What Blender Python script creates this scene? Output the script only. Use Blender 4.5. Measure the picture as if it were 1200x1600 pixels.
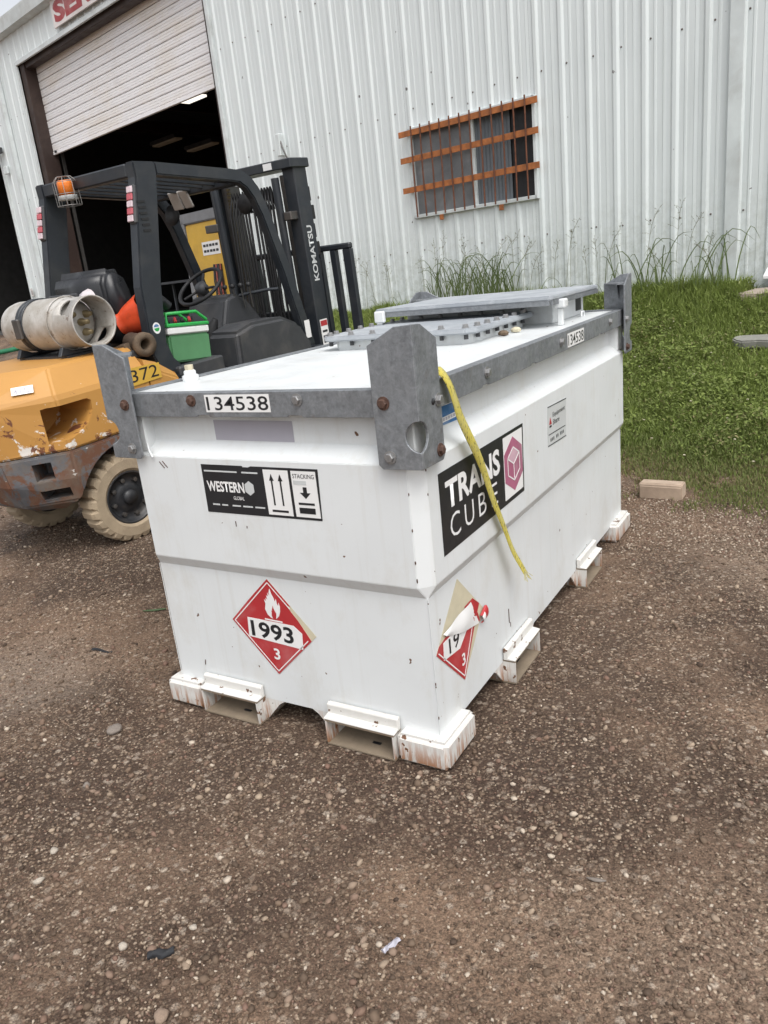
import bpy, bmesh, math, random
import numpy as np
from mathutils import Vector, Matrix, Euler

# ------------------------------------------------------------------ scene, camera, sky, sun
scn = bpy.context.scene
for o in list(bpy.data.objects):
    bpy.data.objects.remove(o)
COL = scn.collection
R = math.radians

CAM_POS = Vector((0.98320, -1.78204, 1.49119))
CR = Vector((0.86084936, 0.49847455, -0.10228153))
CU = Vector((-0.06592875, 0.30856401, 0.94891604))
CF = Vector((-0.50457089, 0.81013047, -0.29849094))
cd = bpy.data.cameras.new('camera')
cd.sensor_fit = 'VERTICAL'; cd.sensor_height = 36.0; cd.lens = 36.0 * 1196.32 / 1600.0
cd.clip_start = 0.05; cd.clip_end = 2000
cam = bpy.data.objects.new('camera', cd); COL.objects.link(cam)
cam.matrix_world = Matrix(((CR.x, CU.x, -CF.x, CAM_POS.x), (CR.y, CU.y, -CF.y, CAM_POS.y), (CR.z, CU.z, -CF.z, CAM_POS.z), (0, 0, 0, 1)))
scn.camera = cam

SUN_EL, SUN_AZ = R(58), R(132)          # azimuth measured from +y towards +x
w = bpy.data.worlds.new('World'); scn.world = w; w.use_nodes = True
nt = w.node_tree; nt.nodes.clear()
sky = nt.nodes.new('ShaderNodeTexSky'); sky.sky_type = 'NISHITA'; sky.sun_disc = False
sky.sun_elevation = SUN_EL; sky.sun_rotation = SUN_AZ
sky.air_density = 1.0; sky.dust_density = 4.0; sky.ozone_density = 1.0
hs = nt.nodes.new('ShaderNodeHueSaturation'); hs.inputs['Saturation'].default_value = 0.2
bg = nt.nodes.new('ShaderNodeBackground'); bg.inputs['Strength'].default_value = 0.15
wo_ = nt.nodes.new('ShaderNodeOutputWorld')
nt.links.new(sky.outputs[0], hs.inputs['Color']); nt.links.new(hs.outputs[0], bg.inputs['Color']); nt.links.new(bg.outputs[0], wo_.inputs['Surface'])
sl = bpy.data.lights.new('sun', 'SUN'); sl.energy = 0.75; sl.angle = R(40); sl.color = (1.0, 0.97, 0.93)
so = bpy.data.objects.new('sun', sl); COL.objects.link(so)
sd = Vector((math.sin(SUN_AZ) * math.cos(SUN_EL), math.cos(SUN_AZ) * math.cos(SUN_EL), math.sin(SUN_EL)))
so.rotation_euler = (-sd).to_track_quat('-Z', 'Y').to_euler(); so.location = (0, -6, 9)
scn.view_settings.view_transform = 'Standard'; scn.view_settings.look = 'None'
scn.view_settings.exposure = 0.66; scn.view_settings.gamma = 1.0
scn.render.engine = 'CYCLES'
scn.cycles.max_bounces = 6; scn.cycles.diffuse_bounces = 3; scn.cycles.glossy_bounces = 2; scn.cycles.transmission_bounces = 3
scn.render.resolution_x = 768; scn.render.resolution_y = 1024

rng = random.Random(7)
nr = np.random.default_rng(11)

# ------------------------------------------------------------------ materials
MATS = {}
class NG:
    def __init__(s, name):
        s.m = bpy.data.materials.new(name); s.m.use_nodes = True; s.t = s.m.node_tree; s.t.nodes.clear()
        s.out = s.n('ShaderNodeOutputMaterial'); s.b = s.n('ShaderNodeBsdfPrincipled'); s.l(s.b.outputs[0], s.out.inputs[0])
        s.tc = s.n('ShaderNodeTexCoord'); s.base = s.tc.outputs['Object']
    def vary(s):
        oi = s.n('ShaderNodeObjectInfo'); m = s.n('ShaderNodeVectorMath'); m.operation = 'SCALE'; m.inputs[0].default_value = (7, 11, 3); s.l(oi.outputs['Random'], m.inputs['Scale'])
        a = s.n('ShaderNodeVectorMath'); s.l(s.tc.outputs['Object'], a.inputs[0]); s.l(m.outputs[0], a.inputs[1]); s.base = a.outputs[0]
    def n(s, t): return s.t.nodes.new(t)
    def l(s, a, b): s.t.links.new(a, b)
    def co(s, scale=(1, 1, 1)):
        mp = s.n('ShaderNodeMapping'); mp.inputs['Scale'].default_value = scale; s.l(s.base, mp.inputs[0]); return mp.outputs[0]
    def noise(s, sc, det=4, rough=.55, vec=None, dist=0):
        x = s.n('ShaderNodeTexNoise'); x.inputs['Scale'].default_value = sc; x.inputs['Detail'].default_value = det
        x.inputs['Roughness'].default_value = rough; x.inputs['Distortion'].default_value = dist
        s.l(vec if vec is not None else s.base, x.inputs['Vector']); return x.outputs['Fac']
    def vor(s, sc, vec=None, feat='F1', out='Color'):
        x = s.n('ShaderNodeTexVoronoi'); x.feature = feat; x.inputs['Scale'].default_value = sc
        s.l(vec if vec is not None else s.base, x.inputs['Vector']); return x.outputs[out]
    def ramp(s, fac, stops):
        x = s.n('ShaderNodeValToRGB'); s.l(fac, x.inputs[0]); e = x.color_ramp.elements
        while len(e) < len(stops): e.new(0.5)
        for k, (p, c) in enumerate(stops):
            e[k].position = p; e[k].color = (c, c, c, 1) if isinstance(c, (int, float)) else (*c, 1)
        return x.outputs[0]
    def mix(s, fac, a, b, mode='MIX'):
        x = s.n('ShaderNodeMix'); x.data_type = 'RGBA'; x.blend_type = mode
        for sock, v in ((x.inputs[0], fac), (x.inputs[6], a), (x.inputs[7], b)):
            if isinstance(v, (int, float)): sock.default_value = v
            elif isinstance(v, tuple): sock.default_value = (*v, 1)
            else: s.l(v, sock)
        return x.outputs[2]
    def math(s, op, a, b=0.0):
        x = s.n('ShaderNodeMath'); x.operation = op
        for sock, v in ((x.inputs[0], a), (x.inputs[1], b)):
            if isinstance(v, (int, float)): sock.default_value = v
            else: s.l(v, sock)
        return x.outputs[0]
    def bump(s, h, strength=.3, dist=.01):
        x = s.n('ShaderNodeBump'); x.inputs['Strength'].default_value = strength; x.inputs['Distance'].default_value = dist
        s.l(h, x.inputs['Height']); s.l(x.outputs[0], s.b.inputs['Normal'])
    def set(s, color=None, rough=None, metal=None, spec=None):
        for k, v in (('Base Color', color), ('Roughness', rough), ('Metallic', metal), ('Specular IOR Level', spec)):
            if v is None: continue
            sock = s.b.inputs[k]
            if isinstance(v, tuple): sock.default_value = (*v, 1)
            elif isinstance(v, (int, float)): sock.default_value = v
            else: s.l(v, sock)
        return s.m

def simple(name, c, rough=.5, metal=0.0, var=.12, sc=9.0, dirt=None, dirt_amt=.45, bump=0.0):
    g = NG(name); f = g.noise(sc, 5, .6)
    lo = tuple(max(0, x * (1 - var)) for x in c); hi = tuple(min(1, x * (1 + var)) for x in c)
    col = g.ramp(f, [(.3, lo), (.7, hi)])
    if dirt:
        d = g.ramp(g.noise(sc * .6, 6, .65, dist=.4), [(.5, 0.0), (.72, dirt_amt)])
        col = g.mix(d, col, dirt)
    if bump: g.bump(g.noise(sc * 12, 4), bump, .004)
    r_ = g.ramp(g.noise(sc * 2.3, 3), [(.3, max(.05, rough - .1)), (.7, min(1, rough + .1))])
    MATS[name] = g.set(col, r_, metal); return MATS[name]

def white_paint(name, base=(.70, .725, .73), rust=0.0):
    g = NG(name)
    if rust: g.vary()
    col = g.mix(g.ramp(g.noise(3.2, 5, .6), [(.35, 0.0), (.75, .5)]), base, tuple(x * .88 for x in base))
    # faint vertical run-off streaks
    st = g.ramp(g.noise(1.0, 4, .6, g.co((38, 38, 1.3))), [(.54, 0.0), (.78, .28)])
    col = g.mix(st, col, (.52, .50, .45))
    sm = g.ramp(g.noise(1.7, 6, .7, g.co((3, 3, 2))), [(.52, 0.0), (.78, .4)])
    col = g.mix(sm, col, (.50, .47, .40))
    # chips down to primer and rust
    ch = g.ramp(g.noise(26, 3, .5), [(.735 - rust * .085, 0.0), (.75 - rust * .085, 1.0)])
    col = g.mix(ch, col, (.13, .065, .035))
    if rust:
        sep = g.n('ShaderNodeSeparateXYZ'); g.l(g.tc.outputs['Object'], sep.inputs[0])
        low = g.ramp(sep.outputs['Z'], [(0.0, 1.0), (.05, .55), (.095, 0.0)])
        rs = g.math('MULTIPLY', low, g.ramp(g.noise(1.0, 5, .7, g.co((46, 46, 5))), [(.46, 0.0), (.55, 1.0)]))
        col = g.mix(rs, col, (.34, .115, .022))
        mud = g.math('MULTIPLY', g.ramp(sep.outputs['Z'], [(0.0, .9), (.05, 0.0)]), g.noise(14, 4))
        col = g.mix(mud, col, (.20, .15, .105))
    g.bump(g.noise(60, 3), .05, .002)
    MATS[name] = g.set(col, g.ramp(g.noise(8, 3), [(.3, .34), (.7, .5)]), 0.0)

white_paint('white_paint'); white_paint('white_paint_rusty', (.66, .65, .62), 1.0)

g = NG('galvanised')
sp = g.vor(150, feat='F1'); bw = g.n('ShaderNodeRGBToBW'); g.l(sp, bw.inputs[0])
c1 = g.ramp(bw.outputs[0], [(.1, (.175, .187, .20)), (.9, (.225, .237, .25))])
c1 = g.mix(g.ramp(g.noise(5, 6, .65), [(.35, 0.0), (.7, .8)]), c1, (.27, .285, .30))
c1 = g.mix(.75, c1, g.ramp(g.noise(38, 7, .75, dist=.5), [(.3, .32), (.7, .72)]), 'OVERLAY')
c1 = g.mix(g.ramp(g.noise(1.0, 5, .7, g.co((30, 30, 3))), [(.55, 0.0), (.75, .45)]), c1, (.33, .345, .36))
c1 = g.mix(g.ramp(g.noise(9, 6, .7, dist=.6), [(.60, 0.0), (.76, .6)]), c1, (.14, .10, .07))
MATS['galvanised'] = g.set(c1, g.ramp(g.noise(14, 4), [(.3, .42), (.7, .62)]), .45)
g = NG('galvanised_plate')
c1 = g.ramp(g.noise(4.5, 7, .7, dist=.8), [(.3, (.27, .295, .325)), (.5, (.35, .375, .40)), (.72, (.47, .49, .51))])
MATS['galvanised_plate'] = g.set(c1, g.ramp(g.noise(11, 4), [(.3, .45), (.7, .65)]), .0)
g = NG('siding')
c1 = g.mix(g.ramp(g.noise(1.1, 5, .6), [(.35, 0.0), (.7, .5)]), (.70, .745, .745), (.63, .675, .68))
c1 = g.mix(g.ramp(g.noise(1.0, 5, .65, g.co((14, 14, .5))), [(.5, 0.0), (.8, .45)]), c1, (.45, .48, .46))
sep = g.n('ShaderNodeSeparateXYZ'); g.l(g.tc.outputs['Object'], sep.inputs[0])
alg = g.math('MULTIPLY', g.ramp(g.math('MULTIPLY', sep.outputs['Z'], .2), [(.16, 1.0), (.42, 0.0)]), g.ramp(g.noise(9, 7, .75), [(.42, 0.0), (.66, .75)]))
c1 = g.mix(alg, c1, (.27, .29, .22))
c1 = g.mix(g.ramp(g.noise(11, 2, .4), [(.765, 0.0), (.78, .9)]), c1, (.10, .09, .085))
MATS['siding'] = g.set(c1, .5, 0.05)
simple('pocket_dirt', (.24, .19, .135), .85, sc=9, var=.2, dirt=(.20, .125, .075), dirt_amt=.8, bump=.3)
simple('trim_white', (.60, .64, .64), .5, sc=3, dirt=(.3, .28, .25))
g = NG('curtain')
c1 = g.mix(g.ramp(g.noise(.7, 5, .65, g.co((1, 1, 2.2))), [(.48, 0.0), (.72, .55)]), (.84, .83, .835), (.70, .61, .48))
c1 = g.mix(g.ramp(g.noise(4, 5, .6, g.co((.6, 1, 6))), [(.55, 0.0), (.8, .35)]), c1, (.40, .37, .35))
MATS['curtain'] = g.set(c1, .5)
simple('jamb_brown', (.034, .019, .015), .6, sc=3, dirt=(.09, .06, .045))
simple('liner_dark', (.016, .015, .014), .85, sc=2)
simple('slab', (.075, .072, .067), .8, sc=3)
simple('rust_orange', (.36, .125, .038), .75, sc=14, var=.3, dirt=(.16, .055, .025), bump=.4)
simple('rust_bar', (.13, .048, .024), .8, sc=18, var=.35, bump=.3)
g = NG('window_film')
c1 = g.ramp(g.noise(2.6, 6, .65, dist=.5), [(.3, (.10, .105, .11)), (.55, (.165, .17, .175)), (.75, (.27, .27, .265))])
MATS['window_film'] = g.set(c1, .35)
simple('blind_blue', (.115, .13, .145), .55, sc=5); simple('screen_black', (.010, .010, .011), .5)
simple('red_print', (.42, .03, .035), .45, sc=6, var=.08, dirt=(.5, .3, .3), dirt_amt=.35)
simple('sign_white', (.66, .62, .60), .5, sc=2, dirt=(.42, .36, .32))
simple('sign_red', (.33, .055, .06), .6, sc=4, dirt=(.5, .35, .33), dirt_amt=.5)
simple('decal_black', (.016, .017, .020), .4, sc=6); simple('decal_white', (.78, .78, .77), .45, sc=6, var=.04)
simple('decal_pink', (.38, .12, .20), .45, sc=7, var=.15, dirt=(.6, .45, .5)); simple('decal_pale', (.60, .40, .47), .45, sc=7)
simple('residue', (.56, .51, .37), .7, sc=12, var=.1, dirt=(.44, .39, .27)); simple('label_grey', (.39, .38, .43), .5, sc=5, var=.04)
simple('label_blue', (.035, .15, .37), .4, sc=9, dirt=(.5, .55, .6), dirt_amt=.5); simple('label_silver', (.55, .57, .57), .4, sc=6, var=.05)
g = NG('fork_yellow')
c1 = g.mix(g.ramp(g.noise(3, 5, .6), [(.35, 0.0), (.7, .6)]), (.50, .255, .064), (.43, .22, .058))
sep = g.n('ShaderNodeSeparateXYZ'); g.l(g.tc.outputs['Object'], sep.inputs[0])
lowz = g.ramp(sep.outputs['Z'], [(.60, .30), (.95, 0.0)])
ch = g.math('ADD', g.noise(9, 6, .7, dist=.5), g.math('MULTIPLY', lowz, .62))
c1 = g.mix(g.ramp(ch, [(.68, 0.0), (.70, 1.0)]), c1, (.72, .68, .62))
c1 = g.mix(g.ramp(g.math('ADD', g.noise(7, 6, .7, g.co((1.2, 1, .8)), .6), g.math('MULTIPLY', lowz, .5)), [(.665, 0.0), (.69, 1.0)]), c1, (.15, .055, .028))
MATS['fork_yellow'] = g.set(c1, .5)
g = NG('fork_grey_rust')
c1 = g.ramp(g.noise(6, 6, .65), [(.3, (.09, .095, .105)), (.7, (.165, .17, .18))])
c1 = g.mix(g.ramp(g.noise(7, 7, .72, g.co((1, 1, .7)), .6), [(.47, 0.0), (.53, .95)]), c1, (.16, .07, .038))
c1 = g.mix(g.ramp(g.noise(4, 6, .7), [(.48, 0.0), (.66, .85)]), c1, (.19, .15, .115))
c1 = g.mix(g.ramp(g.noise(16, 5, .6, g.co((1, 1, 2))), [(.68, 0.0), (.70, 1.0)]), c1, (.62, .58, .53))
MATS['fork_grey_rust'] = g.set(c1, .65)
simple('fork_dark', (.021, .025, .031), .42, sc=7, dirt=(.06, .06, .058), dirt_amt=.45)
simple('fork_plastic', (.042, .044, .048), .55, sc=7, dirt=(.12, .11, .10)); simple('black_rubber', (.014, .014, .015), .55, sc=10)
simple('seat_vinyl', (.017, .018, .021), .36, sc=6); simple('steel_worn', (.13, .125, .12), .45, .7, sc=14, dirt=(.10, .06, .035))
simple('tyre_tan', (.36, .285, .195), .85, sc=10, var=.15, dirt=(.20, .15, .105), bump=.4); simple('rim_dark', (.020, .021, .024), .5, sc=10, dirt=(.12, .10, .08))
g = NG('lpg_paint')
c1 = g.mix(g.ramp(g.noise(7, 6, .7), [(.36, 0.0), (.62, .9)]), (.50, .485, .46), (.32, .295, .255))
c1 = g.mix(g.ramp(g.noise(22, 5, .7), [(.60, 0.0), (.64, .8)]), c1, (.20, .16, .125))
MATS['lpg_paint'] = g.set(c1, .5, .1)
simple('brass', (.22, .17, .09), .5, .5, dirt=(.1, .09, .07)); simple('orange_lens', (.85, .22, .03), .3, var=.05); simple('red_orange', (.66, .075, .022), .5, sc=14, dirt=(.10, .03, .02), dirt_amt=.7)
simple('lens_red', (.46, .09, .11), .25, sc=30); simple('lens_pale', (.60, .48, .51), .25, sc=30); simple('mirror_pale', (.46, .43, .40), .2, .3, sc=6)
simple('green_plastic', (.03, .36, .075), .35, sc=8, var=.1); simple('green_label', (.09, .24, .11), .5, sc=5); simple('bag_plastic', (.58, .53, .54), .3, sc=14, var=.2)
simple('pipe_rust', (.12, .085, .055), .85, sc=16, var=.4, bump=.5); simple('hose_red', (.33, .09, .07), .6); simple('bolt_rust', (.085, .045, .032), .75, sc=50, var=.4)
simple('bolt_steel', (.30, .30, .30), .4, .6, sc=50); simple('chain', (.13, .10, .055), .5, .6, sc=50, var=.5)
g = NG('strap_yellow')
c1 = g.mix(g.ramp(g.noise(120, 3, .6, g.co((1, 1, .5))), [(.57, 0.0), (.62, .9)]), (.56, .48, .09), (.06, .055, .02))
c1 = g.mix(g.ramp(g.noise(14, 3), [(.45, 0.0), (.7, .6)]), c1, (.50, .47, .20))
MATS['strap_yellow'] = g.set(c1, .8)
simple('machine_yellow', (.60, .37, .055), .5, sc=3, var=.1, dirt=(.38, .23, .06)); simple('machine_grey', (.20, .205, .215), .55, sc=5)
simple('timber', (.43, .33, .25), .8, sc=8, var=.2, dirt=(.22, .15, .11), bump=.3); simple('concrete', (.33, .275, .225), .9, sc=7, var=.15, dirt=(.16, .14, .11), bump=.5)
simple('concrete_grey', (.24, .235, .21), .9, sc=7, var=.2, dirt=(.12, .125, .09), bump=.5); simple('rag_black', (.02, .021, .024), .8, sc=30)
simple('hose_green', (.02, .16, .075), .45); simple('copper', (.30, .17, .09), .5, .4)
g = NG('lamp_glow'); g.b.inputs['Emission Color'].default_value = (1, .93, .82, 1); g.b.inputs['Emission Strength'].default_value = .9; MATS['lamp_glow'] = g.set((.8, .8, .78), .5)
g = NG('lamp_dim'); g.b.inputs['Emission Color'].default_value = (1, .66, .38, 1); g.b.inputs['Emission Strength'].default_value = .012; MATS['lamp_dim'] = g.set((.12, .10, .08), .5)
g = NG('clear_wire'); MATS['clear_wire'] = g.set((.26, .25, .24), .4, .5)

# ------------------------------------------------------------------ mesh helpers
def link(name, me, mat, parent=None):
    o = bpy.data.objects.new(name, me); COL.objects.link(o)
    if mat is not None and not me.materials: me.materials.append(MATS[mat] if isinstance(mat, str) else mat)
    if parent is not None: o.parent = parent
    return o
def tag(o, label, cat, group=None, kind=None):
    o['label'] = label; o['category'] = cat
    if group: o['group'] = group
    if kind: o['kind'] = kind
    return o
def empty(name, mat4=None, loc=None):
    o = bpy.data.objects.new(name, None); COL.objects.link(o); o.empty_display_size = .1
    if mat4 is not None: o.matrix_world = mat4
    if loc is not None: o.location = loc
    return o
class MB:
    def __init__(s): s.v = []; s.f = []; s.sm = []
    def add(s, vs, fs, smooth=False):
        k = len(s.v); s.v += [tuple(x) for x in vs]; s.f += [tuple(i + k for i in f) for f in fs]; s.sm += [smooth] * len(fs); return s
    def box(s, a, b, M=None):
        (x0, y0, z0), (x1, y1, z1) = a, b
        vs = [(x0, y0, z0), (x1, y0, z0), (x1, y1, z0), (x0, y1, z0), (x0, y0, z1), (x1, y0, z1), (x1, y1, z1), (x0, y1, z1)]
        if M is not None: vs = [tuple(M @ Vector(q)) for q in vs]
        return s.add(vs, [(3, 2, 1, 0), (4, 5, 6, 7), (0, 1, 5, 4), (1, 2, 6, 5), (2, 3, 7, 6), (3, 0, 4, 7)])
    def prism(s, poly, axis, lo, hi):
        """poly in the two other axes (order: x->(y,z), y->(x,z), z->(x,y)), extruded lo..hi along axis"""
        n = len(poly)
        def P(q, t): return {'x': (t, q[0], q[1]), 'y': (q[0], t, q[1]), 'z': (q[0], q[1], t)}[axis]
        vs = [P(q, lo) for q in poly] + [P(q, hi) for q in poly]
        fs = [tuple(range(n))[::-1], tuple(range(n, 2 * n))] + [(i, (i + 1) % n, n + (i + 1) % n, n + i) for i in range(n)]
        return s.add(vs, fs)
    def loft(s, rings, cap=True, smooth=False, closed=True):
        n = len(rings[0]); vs = [q for r in rings for q in r]; fs = []
        for k in range(len(rings) - 1):
            for i in range(n if closed else n - 1):
                j = (i + 1) % n; fs.append((k * n + i, k * n + j, (k + 1) * n + j, (k + 1) * n + i))
        s.add(vs, fs, smooth)
        if cap:
            s.add(rings[0], [tuple(range(n))[::-1]]); s.add(rings[-1], [tuple(range(n))])
        return s
    def tube(s, pts, r, n=8, smooth=True, cap=True):
        pts = [Vector(q) for q in pts]; rr = r if isinstance(r, (list, tuple)) else [r] * len(pts); rings = []
        up = None
        for i, q in enumerate(pts):
            t = (pts[min(i + 1, len(pts) - 1)] - pts[max(i - 1, 0)]).normalized()
            if up is None: up = t.orthogonal().normalized()
            else: up = (up - t * up.dot(t)).normalized()
            b = t.cross(up)
            rings.append([tuple(q + (up * math.cos(2 * math.pi * k / n) + b * math.sin(2 * math.pi * k / n)) * rr[i]) for k in range(n)])
        return s.loft(rings, cap, smooth)
    def lathe(s, prof, n=32, M=None, smooth=True, cap=False):
        """prof: (radius, height) about local z"""
        rings = []
        for (r_, h) in prof:
            ring = [Vector((r_ * math.cos(2 * math.pi * k / n), r_ * math.sin(2 * math.pi * k / n), h)) for k in range(n)]
            if M is not None: ring = [M @ q for q in ring]
            rings.append([tuple(q) for q in ring])
        return s.loft(rings, cap, smooth)
    def build(s, name, mat, parent=None, bevel=0.0, seg=1, merge=False):
        me = bpy.data.meshes.new(name); me.from_pydata(s.v, [], s.f); me.validate()
        me.polygons.foreach_set('use_smooth', s.sm[:len(me.polygons)] + [False] * max(0, len(me.polygons) - len(s.sm)))
        bm = bmesh.new(); bm.from_mesh(me)
        if merge: bmesh.ops.remove_doubles(bm, verts=bm.verts, dist=1e-5)
        bmesh.ops.recalc_face_normals(bm, faces=bm.faces)
        if bevel:
            es = [e for e in bm.edges if len(e.link_faces) == 2 and e.calc_face_angle(0) > .5]
            try: bmesh.ops.bevel(bm, geom=es, offset=bevel, segments=seg, affect='EDGES', clamp_overlap=True)
            except Exception: pass
        bm.to_mesh(me); bm.free(); me.update()
        return link(name, me, mat, parent)
def rotM(axis, deg, o=(0, 0, 0)):
    return Matrix.Translation(o) @ Matrix.Rotation(R(deg), 4, axis)
def frameM(o, x, y, z):
    x, y, z = Vector(x), Vector(y), Vector(z)
    return Matrix(((x.x, y.x, z.x, o[0]), (x.y, y.y, z.y, o[1]), (x.z, y.z, z.z, o[2]), (0, 0, 0, 1)))
def cut(o, cutter):
    m = o.modifiers.new('b', 'BOOLEAN'); m.operation = 'DIFFERENCE'; m.object = cutter; m.solver = 'EXACT'
    bpy.context.view_layer.update()
    dg = bpy.context.evaluated_depsgraph_get(); me = bpy.data.meshes.new_from_object(o.evaluated_get(dg))
    o.modifiers.clear(); old = o.data; o.data = me; bpy.data.meshes.remove(old)
    cm = cutter.data; bpy.data.objects.remove(cutter); bpy.data.meshes.remove(cm)
    return o
def copy_part(o, parent, loc=None, rot=None, M=None):
    c = o.copy(); COL.objects.link(c); c.parent = parent
    if loc is not None: c.location = loc
    if rot is not None: c.rotation_euler = rot
    if M is not None: c.matrix_local = M
    return c
def lettering(body, M, width, height, mat, parent, bold=0.0, thick=.0004, name='lettering', spacing=1.0):
    """text mesh fitted into width x height, lower left at M's origin, local x right, y up, z out"""
    cu = bpy.data.curves.new('t', 'FONT'); cu.body = body; cu.size = 1; cu.offset = bold; cu.resolution_u = 3; cu.space_character = spacing
    t = bpy.data.objects.new('t', cu); COL.objects.link(t); bpy.context.view_layer.update()
    dg = bpy.context.evaluated_depsgraph_get(); me = bpy.data.meshes.new_from_object(t.evaluated_get(dg))
    bpy.data.objects.remove(t); bpy.data.curves.remove(cu)
    n = len(me.vertices); a = np.empty(n * 3); me.vertices.foreach_get('co', a); a = a.reshape(-1, 3)
    mn, mx = a.min(0), a.max(0)
    a[:, 0] = (a[:, 0] - mn[0]) / (mx[0] - mn[0]) * width; a[:, 1] = (a[:, 1] - mn[1]) / (mx[1] - mn[1]) * height; a[:, 2] = thick
    Mm = np.array(M); a = a @ Mm[:3, :3].T + Mm[:3, 3]
    me.vertices.foreach_set('co', a.ravel()); me.materials.clear(); me.update()
    return link(name, me, mat, parent)
def decal(poly, M, mat, parent, name, z=0.0, th=.0006):
    """flat sticker from a polygon in M's xy plane with its face at z+th"""
    mb = MB(); n = len(poly)
    vs = [M @ Vector((q[0], q[1], z)) for q in poly] + [M @ Vector((q[0], q[1], z + th)) for q in poly]
    mb.add(vs, [tuple(range(n))[::-1], tuple(range(n, 2 * n))] + [(i, (i + 1) % n, n + (i + 1) % n, n + i) for i in range(n)])
    return mb.build(name, mat, parent)
def rect(x0, y0, x1, y1): return [(x0, y0), (x1, y0), (x1, y1), (x0, y1)]
def fast_mesh(name, V, Fc, mat, parent=None, attr=None, smooth=False):
    """V (n,3), Fc (m,k) arrays"""
    me = bpy.data.meshes.new(name); k = Fc.shape[1]
    me.vertices.add(len(V)); me.vertices.foreach_set('co', V.astype(np.float32).ravel())
    me.loops.add(Fc.size); me.loops.foreach_set('vertex_index', Fc.astype(np.int32).ravel())
    me.polygons.add(len(Fc)); me.polygons.foreach_set('loop_start', np.arange(0, Fc.size, k, dtype=np.int32))
    me.update(calc_edges=True)
    if smooth: me.polygons.foreach_set('use_smooth', np.ones(len(Fc), bool))
    if attr is not None:
        a = me.attributes.new('tint', 'FLOAT', 'POINT'); a.data.foreach_set('value', attr.astype(np.float32))
    me.update()
    return link(name, me, mat, parent)

# ------------------------------------------------------------------ terrain
WO = np.array([2.82661557, 6.00267582]); WN = np.array([.23042714, .97308958]); WD = np.array([.97308958, -.23042714])
FLO = np.array([-3.119, 1.25, .105]); FYAW = -.063; FPIT = .058
FF = np.array([-math.sin(FYAW), math.cos(FYAW)]); FLL = np.array([-math.cos(FYAW), -math.sin(FYAW)])
BASE = .93
def sstep(a, b, x): t = np.clip((x - a) / (b - a), 0, 1); return t * t * (3 - 2 * t)
def vnoise(x, y, seed=0):
    s = 0
    for k, (fx, fy, ph) in enumerate(((1.3, .7, 0.3), (-.8, 1.7, 1.9), (2.9, 2.1, 4.2), (-3.7, 1.9, 2.2), (5.3, -4.7, 5.1), (8.1, 6.3, .7))):
        s = s + np.sin(fx * x + fy * y + ph + seed * 1.7) / (1 + k * .55)
    return s / 3
def height(x, y, rough=True):
    x = np.asarray(x, float); y = np.asarray(y, float)
    w_ = -((x - WO[0]) * WN[0] + (y - WO[1]) * WN[1])
    hr = BASE * np.clip((4.0 - w_) / 3.7, 0, 1) ** 1.5
    hl = BASE * np.clip((7.4 - w_) / 7.1, 0, 1) ** 1.65
    a = sstep(-1.35, -2.3, x)
    h = hr * (1 - a) + hl * a
    X = (x - FLO[0]) * FF[0] + (y - FLO[1]) * FF[1]; Y = (x - FLO[0]) * FLL[0] + (y - FLO[1]) * FLL[1]
    m = sstep(-1.3, -.5, X) * sstep(3.6, 2.6, X) * sstep(1.5, .8, Y) * sstep(-1.25, -.62, Y)
    h = h * (1 - m) + (FLO[2] + math.tan(FPIT) * X) * m
    if rough:
        tk = 1 - sstep(-.25, .12, x) * 0
        inx = sstep(-1.75, -1.3, x) * sstep(.6, .15, x) * sstep(-.6, -.15, y) * sstep(3.0, 2.5, y)
        amp = (1 - .85 * inx) * (1 - .7 * m)
        h = h + amp * (.013 * vnoise(x * 1.6, y * 1.6) + .006 * vnoise(x * 6, y * 6, 2)) - .004 * inx
        h = np.where(w_ < .1, BASE - .03, h)
    return h
def axis(lo, hi, a, b, fine, far):
    mid = np.arange(a, b + 1e-6, fine)
    l = [a]; st = fine
    while l[-1] > lo: st *= 1.22; l.append(l[-1] - st)
    r = [mid[-1]]; st = fine
    while r[-1] < hi: st *= 1.22; r.append(r[-1] + st)
    return np.concatenate([np.array(l[1:])[::-1], mid, np.array(r[1:])])
gx = axis(-400, 400, -5.2, 3.2, .04, 0); gy = axis(-400, 400, -2.2, 6.8, .04, 0)
GX, GY = np.meshgrid(gx, gy); GZ = height(GX, GY)
V = np.stack([GX, GY, GZ], -1).reshape(-1, 3); nx, ny = len(gx), len(gy)
ii = (np.arange(ny - 1)[:, None] * nx + np.arange(nx - 1)[None, :]).ravel()
Fq = np.stack([ii, ii + 1, ii + nx + 1, ii + nx], -1)

g = NG('ground')
pos = g.tc.outputs['Object']
big = g.noise(1.15, 6, .62, dist=.4)
dry = g.mix(g.noise(5, 6, .65), (.150, .095, .062), (.265, .178, .122))
damp = g.mix(g.noise(7, 6, .65), (.050, .030, .020), (.095, .060, .041))
col = g.mix(g.ramp(big, [(.42, 1.0), (.57, 0.0)]), dry, damp)
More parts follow.
